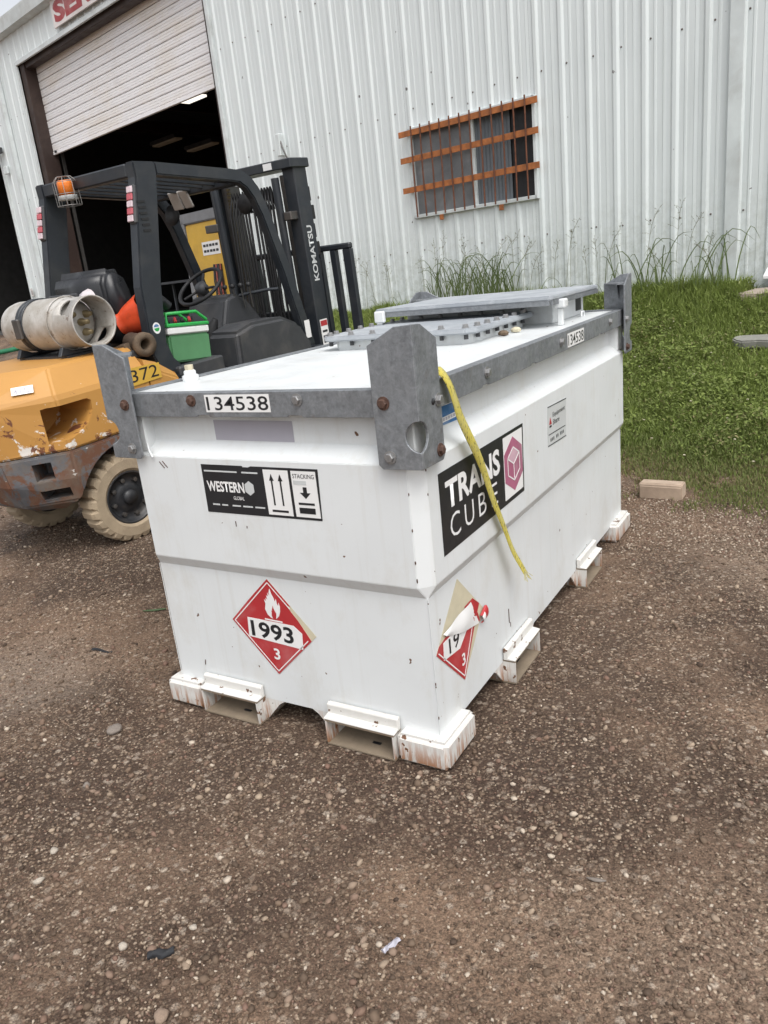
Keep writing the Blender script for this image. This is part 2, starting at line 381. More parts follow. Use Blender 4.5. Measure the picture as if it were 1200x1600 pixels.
# damp soil plus painted-in contact shade around the tank footprint
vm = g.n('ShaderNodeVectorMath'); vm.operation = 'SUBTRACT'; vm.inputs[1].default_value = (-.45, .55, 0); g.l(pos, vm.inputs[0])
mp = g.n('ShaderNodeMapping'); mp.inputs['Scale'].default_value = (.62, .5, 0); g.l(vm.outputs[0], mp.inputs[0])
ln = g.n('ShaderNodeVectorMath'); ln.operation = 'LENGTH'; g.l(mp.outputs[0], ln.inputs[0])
damp_shade = g.ramp(g.math('ADD', ln.outputs['Value'], g.math('MULTIPLY', g.noise(1.9, 6, .65), .8)), [(.85, .75), (1.25, 0.0)])
col = g.mix(damp_shade, col, (.066, .042, .030))
def blob(cx, cy, sx, sy, lo, hi, amt, c):
    global col
    vm = g.n('ShaderNodeVectorMath'); vm.operation = 'SUBTRACT'; vm.inputs[1].default_value = (cx, cy, 0); g.l(pos, vm.inputs[0])
    mp = g.n('ShaderNodeMapping'); mp.inputs['Scale'].default_value = (1 / sx, 1 / sy, 0); g.l(vm.outputs[0], mp.inputs[0])
    ln = g.n('ShaderNodeVectorMath'); ln.operation = 'LENGTH'; g.l(mp.outputs[0], ln.inputs[0])
    f_ = g.ramp(g.math('ADD', g.math('MULTIPLY', ln.outputs['Value'], .5), g.math('MULTIPLY', g.noise(3.1, 6, .7, dist=.5), .5)), [(lo, amt), (hi, 0.0)])
    col = g.mix(f_, col, c)
# damp oil-dark soil by the forklift and before the tank, paler dusty gravel to the sides
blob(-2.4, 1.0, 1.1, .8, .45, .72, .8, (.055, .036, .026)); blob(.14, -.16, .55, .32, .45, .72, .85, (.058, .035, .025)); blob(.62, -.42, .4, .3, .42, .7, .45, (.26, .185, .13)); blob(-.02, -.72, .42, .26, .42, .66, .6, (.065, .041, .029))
blob(-1.95, -.15, .55, .5, .42, .70, .55, (.27, .215, .17)); blob(1.25, 2.05, 1.1, .75, .45, .75, .6, (.29, .215, .16)); blob(.95, -.35, .35, .5, .42, .7, .4, (.27, .19, .135))
cells = g.vor(95, feat='F1', out='Color'); cbw = g.n('ShaderNodeRGBToBW'); g.l(cells, cbw.inputs[0])
peb = g.ramp(cbw.outputs[0], [(.2, (.045, .030, .020)), (.42, (.115, .082, .058)), (.58, (.20, .14, .098)), (.72, (.34, .26, .185)), (.85, (.50, .40, .30))])
dist1 = g.vor(95, feat='F1', out='Distance')
pm = g.math('MULTIPLY', g.ramp(dist1, [(.35, 1.0), (.62, 0.0)]), g.ramp(g.noise(3.1, 4), [(.35, .25), (.65, .8)]))
col = g.mix(pm, col, peb)
cells2 = g.vor(38, feat='F1', out='Color'); cb2 = g.n('ShaderNodeRGBToBW'); g.l(cells2, cb2.inputs[0]); dist2 = g.vor(38, feat='F1', out='Distance')
pm2 = g.math('MULTIPLY', g.ramp(dist2, [(.28, 1.0), (.5, 0.0)]), g.ramp(cb2.outputs[0], [(.62, 0.0), (.64, .75)]))
col = g.mix(pm2, col, g.ramp(cb2.outputs[0], [(.62, (.16, .115, .085)), (.75, (.30, .235, .18)), (.9, (.42, .35, .28))]))
fine = g.noise(210, 3, .7)
col = g.mix(.8, col, g.ramp(fine, [(.3, .15), (.7, .85)]), 'OVERLAY')
# green tinge / bare soil where the grass grows
hgt = g.math('ADD', g.math('MULTIPLY', dist1, -.7), g.math('MULTIPLY', fine, .6))
g.bump(g.math('SUBTRACT', hgt, g.math('MULTIPLY', dist2, .5)), 1.0, .009)
MATS['ground'] = g.set(col, g.ramp(big, [(.35, .62), (.65, .9)]), 0.0, .3)
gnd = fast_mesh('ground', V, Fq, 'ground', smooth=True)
tag(gnd, 'brown dirt and gravel yard rising to the metal building', 'ground', kind='structure')

# ------------------------------------------------------------------ building (local x along wall, y into it, z up)
BM_ = frameM((WO[0], WO[1], 0), (WD[0], WD[1], 0), (WN[0], WN[1], 0), (0, 0, 1))
bld = empty('warehouse', BM_)
tag(bld, 'pale corrugated metal warehouse with raised roller door and barred window', 'building')
def rib(s):
    r_ = (s / .305) % 1.0; d = abs(r_ - .5) * .305
    a = .019 * np.clip((.042 - d) / .024, 0, 1)
    e = abs(d - .105)
    return a + .005 * np.clip((.018 - e) / .01, 0, 1)
def prof_s(s0, s1):
    bp = [0.0]
    for k in range(int(math.floor(s0 / .305)) - 1, int(math.ceil(s1 / .305)) + 1):
        c = (k + .5) * .305
        for d in (-.133, -.123, -.115, -.105 + .018 - .01 + .008, -.087, -.042, -.018, .018, .042, .087, .097, .115, .123): bp.append(c + d)
    q = sorted(set([round(x, 4) for x in bp if s0 < x < s1] + [s0, s1])); return q
def sheet(s0, s1, z0, z1, name='wall_sheet', lap=0.0):
    q = prof_s(s0, s1); mb = MB(); n = len(q); vs = []
    for z in (z0, z1):
        for s in q: vs.append((s, -rib(s) - lap, z))
    mb.add(vs, [(i, i + 1, n + i + 1, n + i) for i in range(n - 1)])
    return mb.build(name, 'siding', bld)
EAVE = 6.86
def screws(s0, s1, zs):
    mb = MB()
    for z in zs:
        for k in range(int(s0 / .305) - 1, int(s1 / .305) + 1):
            s = (k + .5) * .305 + .062
            if s0 < s < s1:
                mb.lathe([(.009, 0), (.009, -.005), (.004, -.008)], 6, frameM((s, -.001, z + rng.uniform(-.01, .01)), (1, 0, 0), (0, 0, 1), (0, 1, 0)), False, False)
    o = mb.build('screw_heads', 'bolt_rust', bld); o['kind'] = 'stuff'
s = -10.6
WIN = (-6.89, -5.055, 2.10, 3.13); DOOR = (-17.25, -10.6, 6.30)
k = 0
while s < 1.9:
    e = s + .915; lp = .0015 * (k % 2)
    cuts = sorted([s, e] + [c for c in WIN[:2] if s < c < e])
    for a, b in zip(cuts[:-1], cuts[1:]):
        if a >= WIN[0] - 1e-4 and b <= WIN[1] + 1e-4:
            sheet(a, b, BASE - .02, WIN[2], lap=lp); sheet(a, b, WIN[3], EAVE, lap=lp)
        else: sheet(a, b, BASE - .02, EAVE, lap=lp)
    s = e; k += 1
WEND = s
s = DOOR[0]
while s < DOOR[1] - .01:
    e = min(s + .915, DOOR[1]); sheet(s, e, DOOR[2], EAVE); s = e
sheet(-19.05, -18.15, BASE - .02, EAVE); sheet(-18.15, DOOR[0], BASE - .02, EAVE, lap=.0015)
s = -26.0
while s < -19.06:
    e = min(s + .915, -19.05); sheet(s, e, 5.7, EAVE); s = e
screws(-10.5, 1.8, (1.7, 3.35, 4.9)); screws(-19, -17.3, (2.2, 3.8, 5.4))
# eave gutter, fascia, trims
mb = MB(); mb.prism([(-.17, EAVE - .03), (-.15, EAVE - .03), (-.06, EAVE - .05), (-.002, EAVE - .05), (-.002, EAVE + .2), (-.19, EAVE + .2), (-.19, EAVE + .17)], 'x', -26.2, WEND + .2)
mb.build('eave_gutter', 'trim_white', bld)
MB().box((-26.2, 0.0, EAVE + .06), (WEND + .2, 16, EAVE + .14)).build('roof', 'trim_white', bld)
MB().box((-18.22, -.13, BASE), (-18.10, -.037, EAVE - .06)).build('downspout', 'trim_white', bld, .012, 2)
MB().box((-2.99, -.055, BASE - .01), (-2.86, -.036, EAVE - .05)).build('wall_trim', 'trim_white', bld, .004)
MB().box((-10.66, -.05, BASE - .01), (-10.585, .02, DOOR[2])).build('corner_trim', 'trim_white', bld, .004)
MB().box((-17.29, -.05, BASE - .01), (-17.235, -.0, DOOR[2])).build('corner_trim', 'trim_white', bld, .004)
MB().box((-19.09, -.05, BASE - .01), (-19.03, .02, 5.7)).build('corner_trim', 'trim_white', bld, .004)
MB().box((DOOR[0], -.045, DOOR[2] - .07), (DOOR[1], .0, DOOR[2] + .01)).build('header_trim', 'trim_white', bld, .004)
# brown steel frame of the big opening
MB().box((-17.23, .02, BASE - .02), (-17.03, .36, DOOR[2])).build('door_jamb', 'jamb_brown', bld, .006)
MB().box((-10.80, .03, BASE - .02), (-10.67, .36, DOOR[2])).build('door_jamb', 'jamb_brown', bld, .006)
MB().box((-17.03, .05, DOOR[2] - .16), (-10.80, .22, DOOR[2] - .001)).build('door_header', 'jamb_brown', bld, .006)
MB().box((-17.02, .40, BASE - .02), (-16.98, .46, DOOR[2])).build('guide_rail', 'steel_worn', bld)
# roller curtain: every slat a piece of its own
dr = empty('roller_door', None); dr.parent = bld
DZ0, DZ1, DS0, DS1, DB = 4.53, DOOR[2] + .2, -17.05, -10.78, .28
nsl = 13; sh = (DZ1 - DZ0 - .07) / nsl
pr = [(.02, 0.0), (-.010, .02), (-.016, .10), (-.016, .33), (-.011, .345), (-.011, .365), (-.016, .38), (-.016, .62), (-.011, .635), (-.011, .655), (-.016, .67), (-.016, .90), (-.010, .94), (.02, .955)]
for k in range(nsl):
    z0 = DZ0 + .07 + k * sh; mb = MB(); n = len(pr); jit = rng.uniform(-.002, .002)
    vs = [(DS0, DB + b + jit, z0 + t * (sh - .004)) for b, t in pr] + [(DS1, DB + b + jit, z0 + t * (sh - .004)) for b, t in pr]
    mb.add(vs, [(i, i + 1, n + i + 1, n + i) for i in range(n - 1)]); mb.build('door_slat', 'curtain', dr)
MB().box((DS0, DB + .02, DZ0 + .05), (DS1, DB + .03, DZ1)).build('curtain_backing', 'liner_dark', dr)
MB().box((DS0, DB - .025, DZ0), (DS1, DB + .025, DZ0 + .066)).build('bottom_bar', 'curtain', dr, .006)
MB().box((DS0 + .12, DB - .045, DZ0 + .03), (DS0 + .2, DB - .026, DZ0 + .07)).build('slide_bolt', 'fork_dark', dr, .004)
# sign over the door
sg = empty('sign', None); sg.parent = bld
MB().box((-15.24, -.085, 6.375), (-11.7, -.05, 6.83)).build('board', 'sign_white', sg, .004)
lettering('SERVICE', frameM((-15.16, -.0862, 6.43), (1, 0, 0), (0, 0, 1), (0, -1, 0)), 3.3, .35, 'sign_red', sg, .055)
# window with bars
wn = empty('window', None); wn.parent = bld
a, b, z0, z1 = WIN
for nm, p, q in (('frame', (a, -.05, z0 - .012), (b, .06, z0 + .03)), ('frame', (a, -.05, z1 - .03), (b, .06, z1 + .012)),
                 ('frame', (a - .012, -.05, z0 - .012), (a + .028, .06, z1 + .012)), ('frame', (b - .028, -.05, z0 - .012), (b + .012, .06, z1 + .012)),
                 ('mullion', (a + .93, -.01, z0 + .03), (a + .975, .03, z1 - .03))):
    MB().box(p, q).build(nm, 'trim_white', wn, .004)
MB().box((a + .028, .02, z0 + .03), (a + .93, .026, z1 - .03)).build('pane', 'window_film', wn)
mb = MB(); q = np.linspace(a + .975, a + 1.46, 20)
mb.add([(x, .03 + .008 * (i % 2), z) for z in (z0 + .03, z1 - .03) for i, x in enumerate(q)], [(i, i + 1, 21 + i, 20 + i) for i in range(19)])
mb.build('blind', 'blind_blue', wn)
MB().box((a + .975, .055, z0 + .03), (b - .028, .06, z1 - .03)).build('pane', 'screen_black', wn)
for z in (2.43, 2.78, 3.08):
    MB().box((a - .12, -.088, z - .034), (b + .07, -.080, z + .034)).build('crossbar', 'rust_orange', wn, .002)
for k in range(12):
    x = a + .10 + k * .1505
    MB().tube([(x, -.099, z0 - .005), (x + rng.uniform(-.008, .008), -.098, z0 + .5), (x, -.099, z1 + .02)], .0095, 6).build('bar', 'rust_bar', wn)
for x in (a + .42, a + 1.32): MB().box((x, -.06, z0 - .075), (x + .06, -.045, z0 - .012)).build('anchor_tab', 'rust_orange', wn, .004)
# interior: liner walls coloured near black to stand in for gloom, slab, lamps
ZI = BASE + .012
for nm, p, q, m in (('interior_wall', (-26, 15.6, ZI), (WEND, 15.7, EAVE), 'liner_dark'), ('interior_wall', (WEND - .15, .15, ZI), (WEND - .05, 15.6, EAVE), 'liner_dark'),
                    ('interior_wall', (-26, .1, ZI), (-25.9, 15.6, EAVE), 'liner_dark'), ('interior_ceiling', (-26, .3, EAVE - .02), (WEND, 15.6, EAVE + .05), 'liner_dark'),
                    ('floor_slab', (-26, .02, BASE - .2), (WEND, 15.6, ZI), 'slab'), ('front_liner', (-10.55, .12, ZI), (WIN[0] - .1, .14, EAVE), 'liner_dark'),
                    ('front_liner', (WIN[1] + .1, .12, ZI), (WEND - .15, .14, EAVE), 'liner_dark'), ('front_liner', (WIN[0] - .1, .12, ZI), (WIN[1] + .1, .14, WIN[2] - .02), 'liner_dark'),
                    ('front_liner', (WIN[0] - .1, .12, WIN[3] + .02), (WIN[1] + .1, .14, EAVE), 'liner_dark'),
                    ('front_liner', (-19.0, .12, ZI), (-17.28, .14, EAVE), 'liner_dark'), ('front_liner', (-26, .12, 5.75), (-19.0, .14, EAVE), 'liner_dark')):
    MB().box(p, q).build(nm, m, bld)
for (x, y, z, m, l_) in ((-14.75, 2.0, 5.17, 'lamp_glow', .7), (-19.6, 4.2, 5.25, 'lamp_dim', 1.2), (-18.2, 4.3, 4.9, 'lamp_dim', 1.2), (-18.9, 6.6, 5.5, 'lamp_dim', 1.2)):
    L_ = empty('ceiling_lamp', None); L_.parent = bld
    MB().box((x, y, z + .04), (x + l_, y + .3, z + .12)).build('housing', 'liner_dark', L_)
    MB().box((x + .03, y + .05, z), (x + l_ - .03, y + .25, z + .038)).build('diffuser', m, L_)
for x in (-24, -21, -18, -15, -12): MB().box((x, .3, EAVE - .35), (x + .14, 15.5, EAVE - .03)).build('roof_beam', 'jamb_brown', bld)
# wall lamp, junction box, conduit
MB().box((-18.98, -.22, 4.86), (-18.80, -.04, 4.98)).build('wall_lamp', 'fork_plastic', bld, .01)
MB().box((-18.86, -.10, 4.42), (-18.70, -.04, 4.58)).build('junction_box', 'trim_white', bld, .01)
MB().box((-9.33, -.13, 3.22), (-9.25, -.04, 3.52)).build('pipe_box', 'trim_white', bld, .012)
MB().tube([(-9.26, -.1, 3.42), (-9.2, -.12, 3.3), (-9.14, -.09, 3.12), (-9.14, -.06, 2.9)], .012, 6).build('cable', 'steel_worn', bld)
mb = MB()
mb.box((-19.02, -.052, 1.78), (-18.9, -.0505, 1.95)); mb.build('number_plate', 'sign_white', bld)
lettering('01', frameM((-18.99, -.0526, 1.81), (1, 0, 0), (0, 0, 1), (0, -1, 0)), .07, .10, 'fork_dark', bld, .01)

def bldM(x, y, z): return BM_ @ Matrix.Translation((x, y, z))
# yellow machine standing in the doorway
mc = empty('machine_cabinet', bldM(-12.95, .9, ZI)); tag(mc, 'tall yellow cabinet with grey frame standing in the big doorway', 'cabinet')
MB().box((-.62, 0, .02), (.62, .7, 1.78)).build('body', 'machine_yellow', mc, .02, 2)
MB().box((-.74, -.03, 0), (-.625, .73, 1.85)).build('frame_post', 'machine_grey', mc, .01); MB().box((.625, -.03, 0), (.72, .73, 1.85)).build('frame_post', 'machine_grey', mc, .01)
MB().box((-.74, -.03, 1.785), (.72, .73, 1.98)).build('hood', 'machine_grey', mc, .02, 2)
MB().box((-.15, -.006, 1.18), (.42, -.001, 1.42)).build('notice', 'decal_white', mc)
for k in range(2):
    for j in range(5): MB().box((-.11 + j * .1, -.009, 1.33 - k * .1), (-.03 + j * .1 - .01 * (j % 2), -.0065, 1.375 - k * .1)).build('print_line', 'decal_black', mc)
MB().box((.12, -.02, .45), (.4, -.001, 1.0)).build('panel', 'jamb_brown', mc, .01)
for j in range(4):
    x = .2 + j * .07; MB().tube([(x, -.05, 1.0), (x + .03 * math.sin(j), -.09, .7), (x - .02, -.07, .35), (x, -.03, .1)], .014, 6).build('hose', 'hose_red' if j % 2 else 'fork_plastic', mc)
# bench and hard hat in the gloom
bn = empty('workbench', bldM(-19.4, 4.0, ZI)); tag(bn, 'grey steel workbench inside the dark doorway', 'bench')
MB().box((-1.1, 0, .82), (1.1, .7, .88)).build('top', 'machine_grey', bn)
for x in (-1.0, .95):
    for y in (.05, .6): MB().box((x, y, 0), (x + .06, y + .06, .82)).build('leg', 'machine_grey', bn)
mb = MB(); mb.lathe([(.001, .13), (.06, .12), (.11, .08), (.13, .0), (.17, -.01), (.17, -.015), (.125, -.015)], 20)
hh = mb.build('hard_hat', 'machine_yellow'); hh.matrix_world = bldM(-18.6, 4.3, ZI + .897); tag(hh, 'yellow hard hat on the workbench in the dark doorway', 'hard hat')

# ------------------------------------------------------------------ fuel tank
TW, TL = 1.15, 2.31
tank = empty('fuel_tank', None, (0, 0, 0))
tag(tank, 'white steel cube fuel tank with galvanised rails and corner posts on gravel', 'fuel tank')
def ring(inset, ch, z):
    x0, x1, y0, y1 = -TW + inset, -inset, inset, TL - inset
    return [(x0 + ch, y0, z), (x1 - ch, y0, z), (x1, y0 + ch, z), (x1, y1 - ch, z), (x1 - ch, y1, z), (x0 + ch, y1, z), (x0, y1 - ch, z), (x0, y0 + ch, z)]
MB().loft([ring(.0235, .002, .086), ring(.0235, .002, .5644)]).build('lower_body', 'white_paint', tank)
MB().loft([ring(.0235, .003, .5648), ring(0, .040, .604), ring(0, .040, .973), ring(.055, .02, 1.018), ring(.055, .02, 1.17)]).build('upper_body', 'white_paint', tank, .003, 2)
mb = MB(); mb.loft([ring(.006, .006, 1.1705), ring(.006, .006, 1.1815)]); mb.build('top_deck', 'white_paint', tank)
def FR(x, y, z): return frameM((x, y, z), (1, 0, 0), (0, 0, 1), (0, -1, 0))
def SD(x, y, z): return frameM((x, y, z), (0, 1, 0), (0, 0, 1), (1, 0, 0))
# welded seams
for (x, y) in ((-.0225, .0225), (-TW + .0225, .0225), (-.0225, TL - .0225)):
    MB().tube([(x, y, .09), (x, y, .30), (x, y, .562)], .0014, 6).build('weld_seam', 'white_paint', tank)
for k in range(13):
    z = rng.choice((rng.uniform(.10, .20), rng.uniform(.2, .56), rng.uniform(.62, .96))); r3 = rng.uniform(.0012, .0032)
    e = (-.0225, .0225) if z < .58 else ((-.0395, .0003) if k % 2 else (-.0003, .0395))
    MB().lathe([(.001, -1), (.8, -.6), (1, 0), (.8, .6), (.001, 1)], 6, Matrix.Translation((e[0], e[1], z)) @ Matrix.Diagonal((r3 * .8, r3 * .8, r3 * rng.uniform(1, 3), 1))).build('paint_chip', 'bolt_rust', tank)
# rails with shallow notches in the lower edge
def rail_poly(a, b, z0=1.110, z1=1.188):
    p = [(a, z1), (a, z0)]; n = max(2, round((b - a) / .42)); t = (b - a) / n
    for k in range(1, n):
        c = a + k * t; p += [(c - .03, z0), (c - .022, z0 + .006), (c + .022, z0 + .006), (c + .03, z0)]
    return p + [(b, z0), (b, z1)]
MB().prism(rail_poly(-TW + .03, -.03), 'y', -.006, .004).build('rail', 'galvanised', tank, .0015)
MB().prism(rail_poly(-TW + .03, -.03), 'y', TL - .004, TL + .006).build('rail', 'galvanised', tank, .0015)
MB().prism(rail_poly(.03, TL - .03), 'x', -.004, .006).build('rail', 'galvanised', tank, .0015)
MB().prism(rail_poly(.03, TL - .03), 'x', -TW - .006, -TW + .004).build('rail', 'galvanised', tank, .0015)
for a, b in (((-TW + .004, .0045, 1.182), (-.004, .034, 1.187)), ((-TW + .004, TL - .034, 1.182), (-.004, TL - .0045, 1.187)), ((-.034, .0345, 1.182), (-.0045, TL - .0345, 1.187)), ((-TW + .0045, .0345, 1.182), (-TW + .034, TL - .0345, 1.187))):
    MB().box(a, b).build('rail_flange', 'galvanised', tank)
# bolts
def bolt_mesh(r_=.0135, h=.010, wash=.019):
    mb = MB(); mb.lathe([(.001, .003), (wash, .003), (wash, 0)], 14, None, False); mb.lathe([(r_, .003), (r_, .003 + h * .8), (r_ * .8, .003 + h), (.001, .003 + h)], 6, None, False)
    return mb
BOLTS = {}
def bolt(M, mat, parent, r_=.0135, h=.010, wash=.019):
    key = (mat, r_)
    if key not in BOLTS:
        o = bolt_mesh(r_, h, wash).build('bolt', mat, parent); BOLTS[key] = o; o.matrix_local = M; return o
    return copy_part(BOLTS[key], parent, M=M)
for x in (-.796, -.377): bolt(FR(x, -.0065, 1.163), 'bolt_rust' if x < -.5 else 'bolt_steel', tank)
for y in (.49, 1.25, 2.0): bolt(SD(.0065, y, 1.152), 'bolt_steel', tank)
# corner posts
OV = 0.030
def post(cx, cy, sx, sy):
    p = empty('corner_post', None); p.parent = tank
    W_ = .138
    hole = [(.046 * math.sin(t) + .0, 1.062 + .043 * math.cos(t)) for t in np.linspace(0, math.pi, 13)]
    out = [(0, 1.356)] + hole + [(0, .972), (W_ - .012, .970), (W_, .982), (W_, 1.308), (.052, 1.353)]
    px = lambda u: cx + sx * (OV - u)
    py = lambda u: cy + sy * (OV - u)
    a, b = cy + sy * OV, cy + sy * (OV - .008)
    MB().prism([(px(u), z) for u, z in out], 'y', min(a, b), max(a, b)).build('plate', 'galvanised', p, .0015)
    out2 = [(max(u, .0082), z) for u, z in out]
    a, b = cx + sx * OV, cx + sx * (OV - .008)
    MB().prism([(py(u), z) for u, z in out2], 'x', min(a, b), max(a, b)).build('plate', 'galvanised', p, .0015)
    xs = sorted((px(.009), px(.125))); ys = sorted((py(.009), py(.125)))
    tri = [(px(.009), py(.009)), (px(.128), py(.009)), (px(.128), py(.04)), (px(.04), py(.128)), (px(.009), py(.128))]
    MB().prism(tri, 'z', 1.308, 1.316).build('shelf', 'galvanised', p)
    MB().prism([(py(.06), 1.307), (py(.009), 1.307), (py(.009), 1.235)], 'x', min(px(.06), px(.066)), max(px(.06), px(.066))).build('gusset', 'galvanised', p)
    MB().box((min(px(.03), px(.095)), min(py(.0085), py(OV - .004)), 1.125), (max(px(.03), px(.095)), max(py(.0085), py(OV - .007)), 1.175)).build('spacer', 'galvanised', p)
    # white bracket behind the plate that carries the lower bolts
    MB().box((min(px(.042), px(.125)), min(py(.042), py(.125)), .985), (max(px(.042), px(.125)), max(py(.042), py(.125)), 1.12)).build('bracket', 'white_paint', p, .004)
    fy = cy + sy * (OV + .0004); fx = cx + sx * (OV + .0004)
    for u, z, m in ((.103, 1.155, 'bolt_rust'), (.098, 1.006, 'bolt_steel')):
        bolt(frameM((px(u), fy, z), (-sy, 0, 0), (0, 0, 1), (0, sy, 0)), m, p)
    for u, z, m in ((.118, 1.142, 'bolt_steel'), (.108, 1.003, 'bolt_rust')):
        bolt(frameM((fx, py(u), z), (0, sx, 0), (0, 0, 1), (sx, 0, 0)), m, p)
    MB().lathe([(.001, .0), (.009, .0), (.009, .0012), (.001, .0012)], 12, frameM((fx, py(.088), 1.142), (0, sx, 0), (0, 0, 1), (sx, 0, 0))).build('bolt_hole', 'decal_black', p)
    return p
post(0, 0, 1, -1); post(-TW, 0, -1, -1); post(0, TL, 1, 1); post(-TW, TL, -1, 1)
# bracket curl of white plate under left post
MB().tube([(-TW + .115, -.004, 1.02), (-TW + .118, -.006, .995), (-TW + .135, -.012, .972)], .004, 6).build('bracket_edge', 'white_paint', tank)
# feet and fork pockets
def foot(x0, x1, y0, y1):
    MB().box((x0, y0, .0), (x1, y1, .100)).build('foot', 'white_paint_rusty', tank, .014, 3)
foot(-.162, .020, -.022, .20); foot(-1.170, -.990, -.022, .20); foot(-.162, .020, 2.06, TL + .02); foot(-1.170, -.990, 2.06, TL + .02)
def pocket(M, wdt, dep=.26):
    """tube of width wdt opening towards local -y; local x across"""
    p = empty('fork_pocket', None); p.parent = tank; p.matrix_local = M
    MB().box((0, 0, .0), (wdt, dep, .006)).build('floor', 'pocket_dirt', p)
    MB().box((0, 0, .088), (wdt, dep, .094)).build('roof', 'pocket_dirt', p)
    for x in (0, wdt - .006): MB().prism([(0, .0065), (0, .0875), (dep, .0875), (dep * .8, .0065)], 'x', x, x + .006).build('side', 'white_paint_rusty', p)
    MB().box((.007, dep - .02, .007), (wdt - .007, dep - .014, .087)).build('back', 'pocket_dirt', p)
    MB().prism([(-.002, .0945), (-.002, .1), (.026, .104), (.026, .136), (.034, .141), (.044, .141), (.044, .0945)], 'x', -.004, wdt + .004).build('lip', 'white_paint_rusty', p, .002)
    MB().box((wdt * .55, .05, .0062), (wdt * .67, .062, .0072)).build('drain_slot', 'decal_black', p)
    for sgn, x in ((-1, -.001), (1, wdt + .001)):
        MB().prism([(x, .003), (x, .086), (x + sgn * .085, .086), (x + sgn * .06, .07)], 'y', .05, .056).build('gusset', 'white_paint_rusty', p)
pocket(Matrix.Translation((-.43, -.026, 0)), .264); pocket(Matrix.Translation((-.986, -.026, 0)), .264)
Ms = lambda y: frameM((.024, y, 0), (0, 1, 0), (-1, 0, 0), (0, 0, 1))
pocket(Ms(.545), .264); pocket(Ms(1.455), .264)
# bolted manway plate
def plate_poly(x0, x1, y0, y1, c): return [(x0 + c, y0), (x1 - c, y0), (x1, y0 + c), (x1, y1 - c), (x1 - c, y1), (x0 + c, y1), (x0, y1 - c), (x0, y0 + c)]
mh = empty('manway', None); mh.parent = tank
MB().prism(plate_poly(-.955, -.305, 1.06, 1.69, .03), 'z', 1.1816, 1.222).build('neck', 'white_paint', mh)
MB().prism(plate_poly(-1.0, -.262, 1.015, 1.735, .04), 'z', 1.2225, 1.246).build('cover', 'galvanised_plate', mh, .006, 2)
mm = [(x, 1.045) for x in np.linspace(-.955, -.31, 7)] + [(x, 1.70) for x in np.linspace(-.955, -.31, 7)] + [(-.292, y) for y in np.linspace(1.12, 1.63, 6)] + [(-.972, y) for y in np.linspace(1.12, 1.63, 6)]
for x, y in mm:
    bolt(Matrix.Translation((x, y, 1.2462)), 'bolt_steel', mh, .0125, .012, .015)
nut = None
for x, y in mm:
    if y < 1.06 or x > -.3:
        if nut is None: nut = MB().lathe([(.001, -.02), (.010, -.02), (.010, 0)], 6, None, False).build('stud', 'fork_plastic', mh); nut.location = (x, y, 1.2222)
        else: copy_part(nut, mh, (x, y, 1.2222))
# equipment hatch with overhanging lid
hb = empty('equipment_hatch', None); hb.parent = tank
MB().box((-.95, 1.745, 1.1816), (-.185, 2.225, 1.298)).build('box', 'white_paint', hb, .004)
MB().prism(plate_poly(-.995, -.108, 1.50, 2.235, .012), 'z', 1.2985, 1.3185).build('lid', 'galvanised_plate', hb, .005, 2)
MB().box((-.99, 1.502, 1.278), (-.12, 1.508, 1.298)).build('lid_flange', 'galvanised', hb)
MB().box((-.117, 1.515, 1.278), (-.110, 2.23, 1.298)).build('lid_flange', 'galvanised', hb)
MB().box((-.1845, 2.09, 1.205), (-.1835, 2.18, 1.285)).build('opening', 'decal_black', hb)
MB().box((-.135, 1.60, 1.258), (-.085, 1.655, 1.297)).build('latch', 'white_paint', hb, .006); MB().box((-.125, 1.615, 1.182), (-.10, 1.64, 1.258)).build('latch_stem', 'white_paint', hb, .004)
MB().box((-.985, 1.475, 1.255), (-.93, 1.499, 1.31)).build('latch', 'white_paint', hb, .006); MB().box((-.975, 1.478, 1.247), (-.945, 1.496, 1.255)).build('latch_stem', 'white_paint', hb, .004)
MB().lathe([(.03, 0), (.03, .02), (.022, .024), (.022, .035), (.017, .04), (.001, .04)], 16, Matrix.Translation((-1.075, .29, 1.1818))).build('plug', 'white_paint', tank)
MB().lathe([(.016, 0), (.016, .018), (.001, .018)], 6, Matrix.Translation((-1.075, .29, 1.2220)), False).build('plug_cap', 'residue', tank)
MB().tube([(-.13, 2.0, 1.182), (-.13, 2.0, 1.205), (-.13, 2.04, 1.205), (-.13, 2.04, 1.182)], .006, 6).build('tie_loop', 'white_paint', tank)
for k, (x, y) in enumerate(((-.285, 1.30), (-.275, 1.42))):
    mb = MB(); mb.lathe([(.001, 0), (.018, .004), (.02, .014), (.012, .022), (.001, .024)], 7, Matrix.Translation((x + .03, y, 1.1818)) @ Matrix.Diagonal((1.2, 1, 1, 1)), False); mb.build('debris', 'pipe_rust' if k == 0 else 'residue', tank)
# ---- decals on the front
MB_ = FR(0, -.0006, 0)
def F_(o=0): return FR(0, -.0005 - o, 0)
nb = decal(rect(-.738, 1.126, -.480, 1.181), FR(0, -.0065, 0), 'decal_white', tank, 'number_label')
lettering('134538', FR(-.731, -.0072, 1.132), .245, .043, 'decal_black', nb, .006)
decal([(-.775, 1.022), (-.455, 1.020), (-.455, 1.086), (-.775, 1.088)], FR(0, .0545, 0), 'label_grey', tank, 'blank_label')
wd = decal([(-.810, .953), (-.813, .789), (-.348, .790), (-.342, .953), (-.60, .953), (-.61, .949), (-.632, .949), (-.636, .953)], F_(), 'decal_black', tank, 'shipping_decal')
lettering('WESTERN', F_(.0007) @ Matrix.Translation((-.797, .862, 0)), .158, .036, 'decal_white', wd, .03)
lettering('GLOBAL', F_(.0007) @ Matrix.Translation((-.690, .838, 0)), .045, .012, 'decal_white', wd, .004)
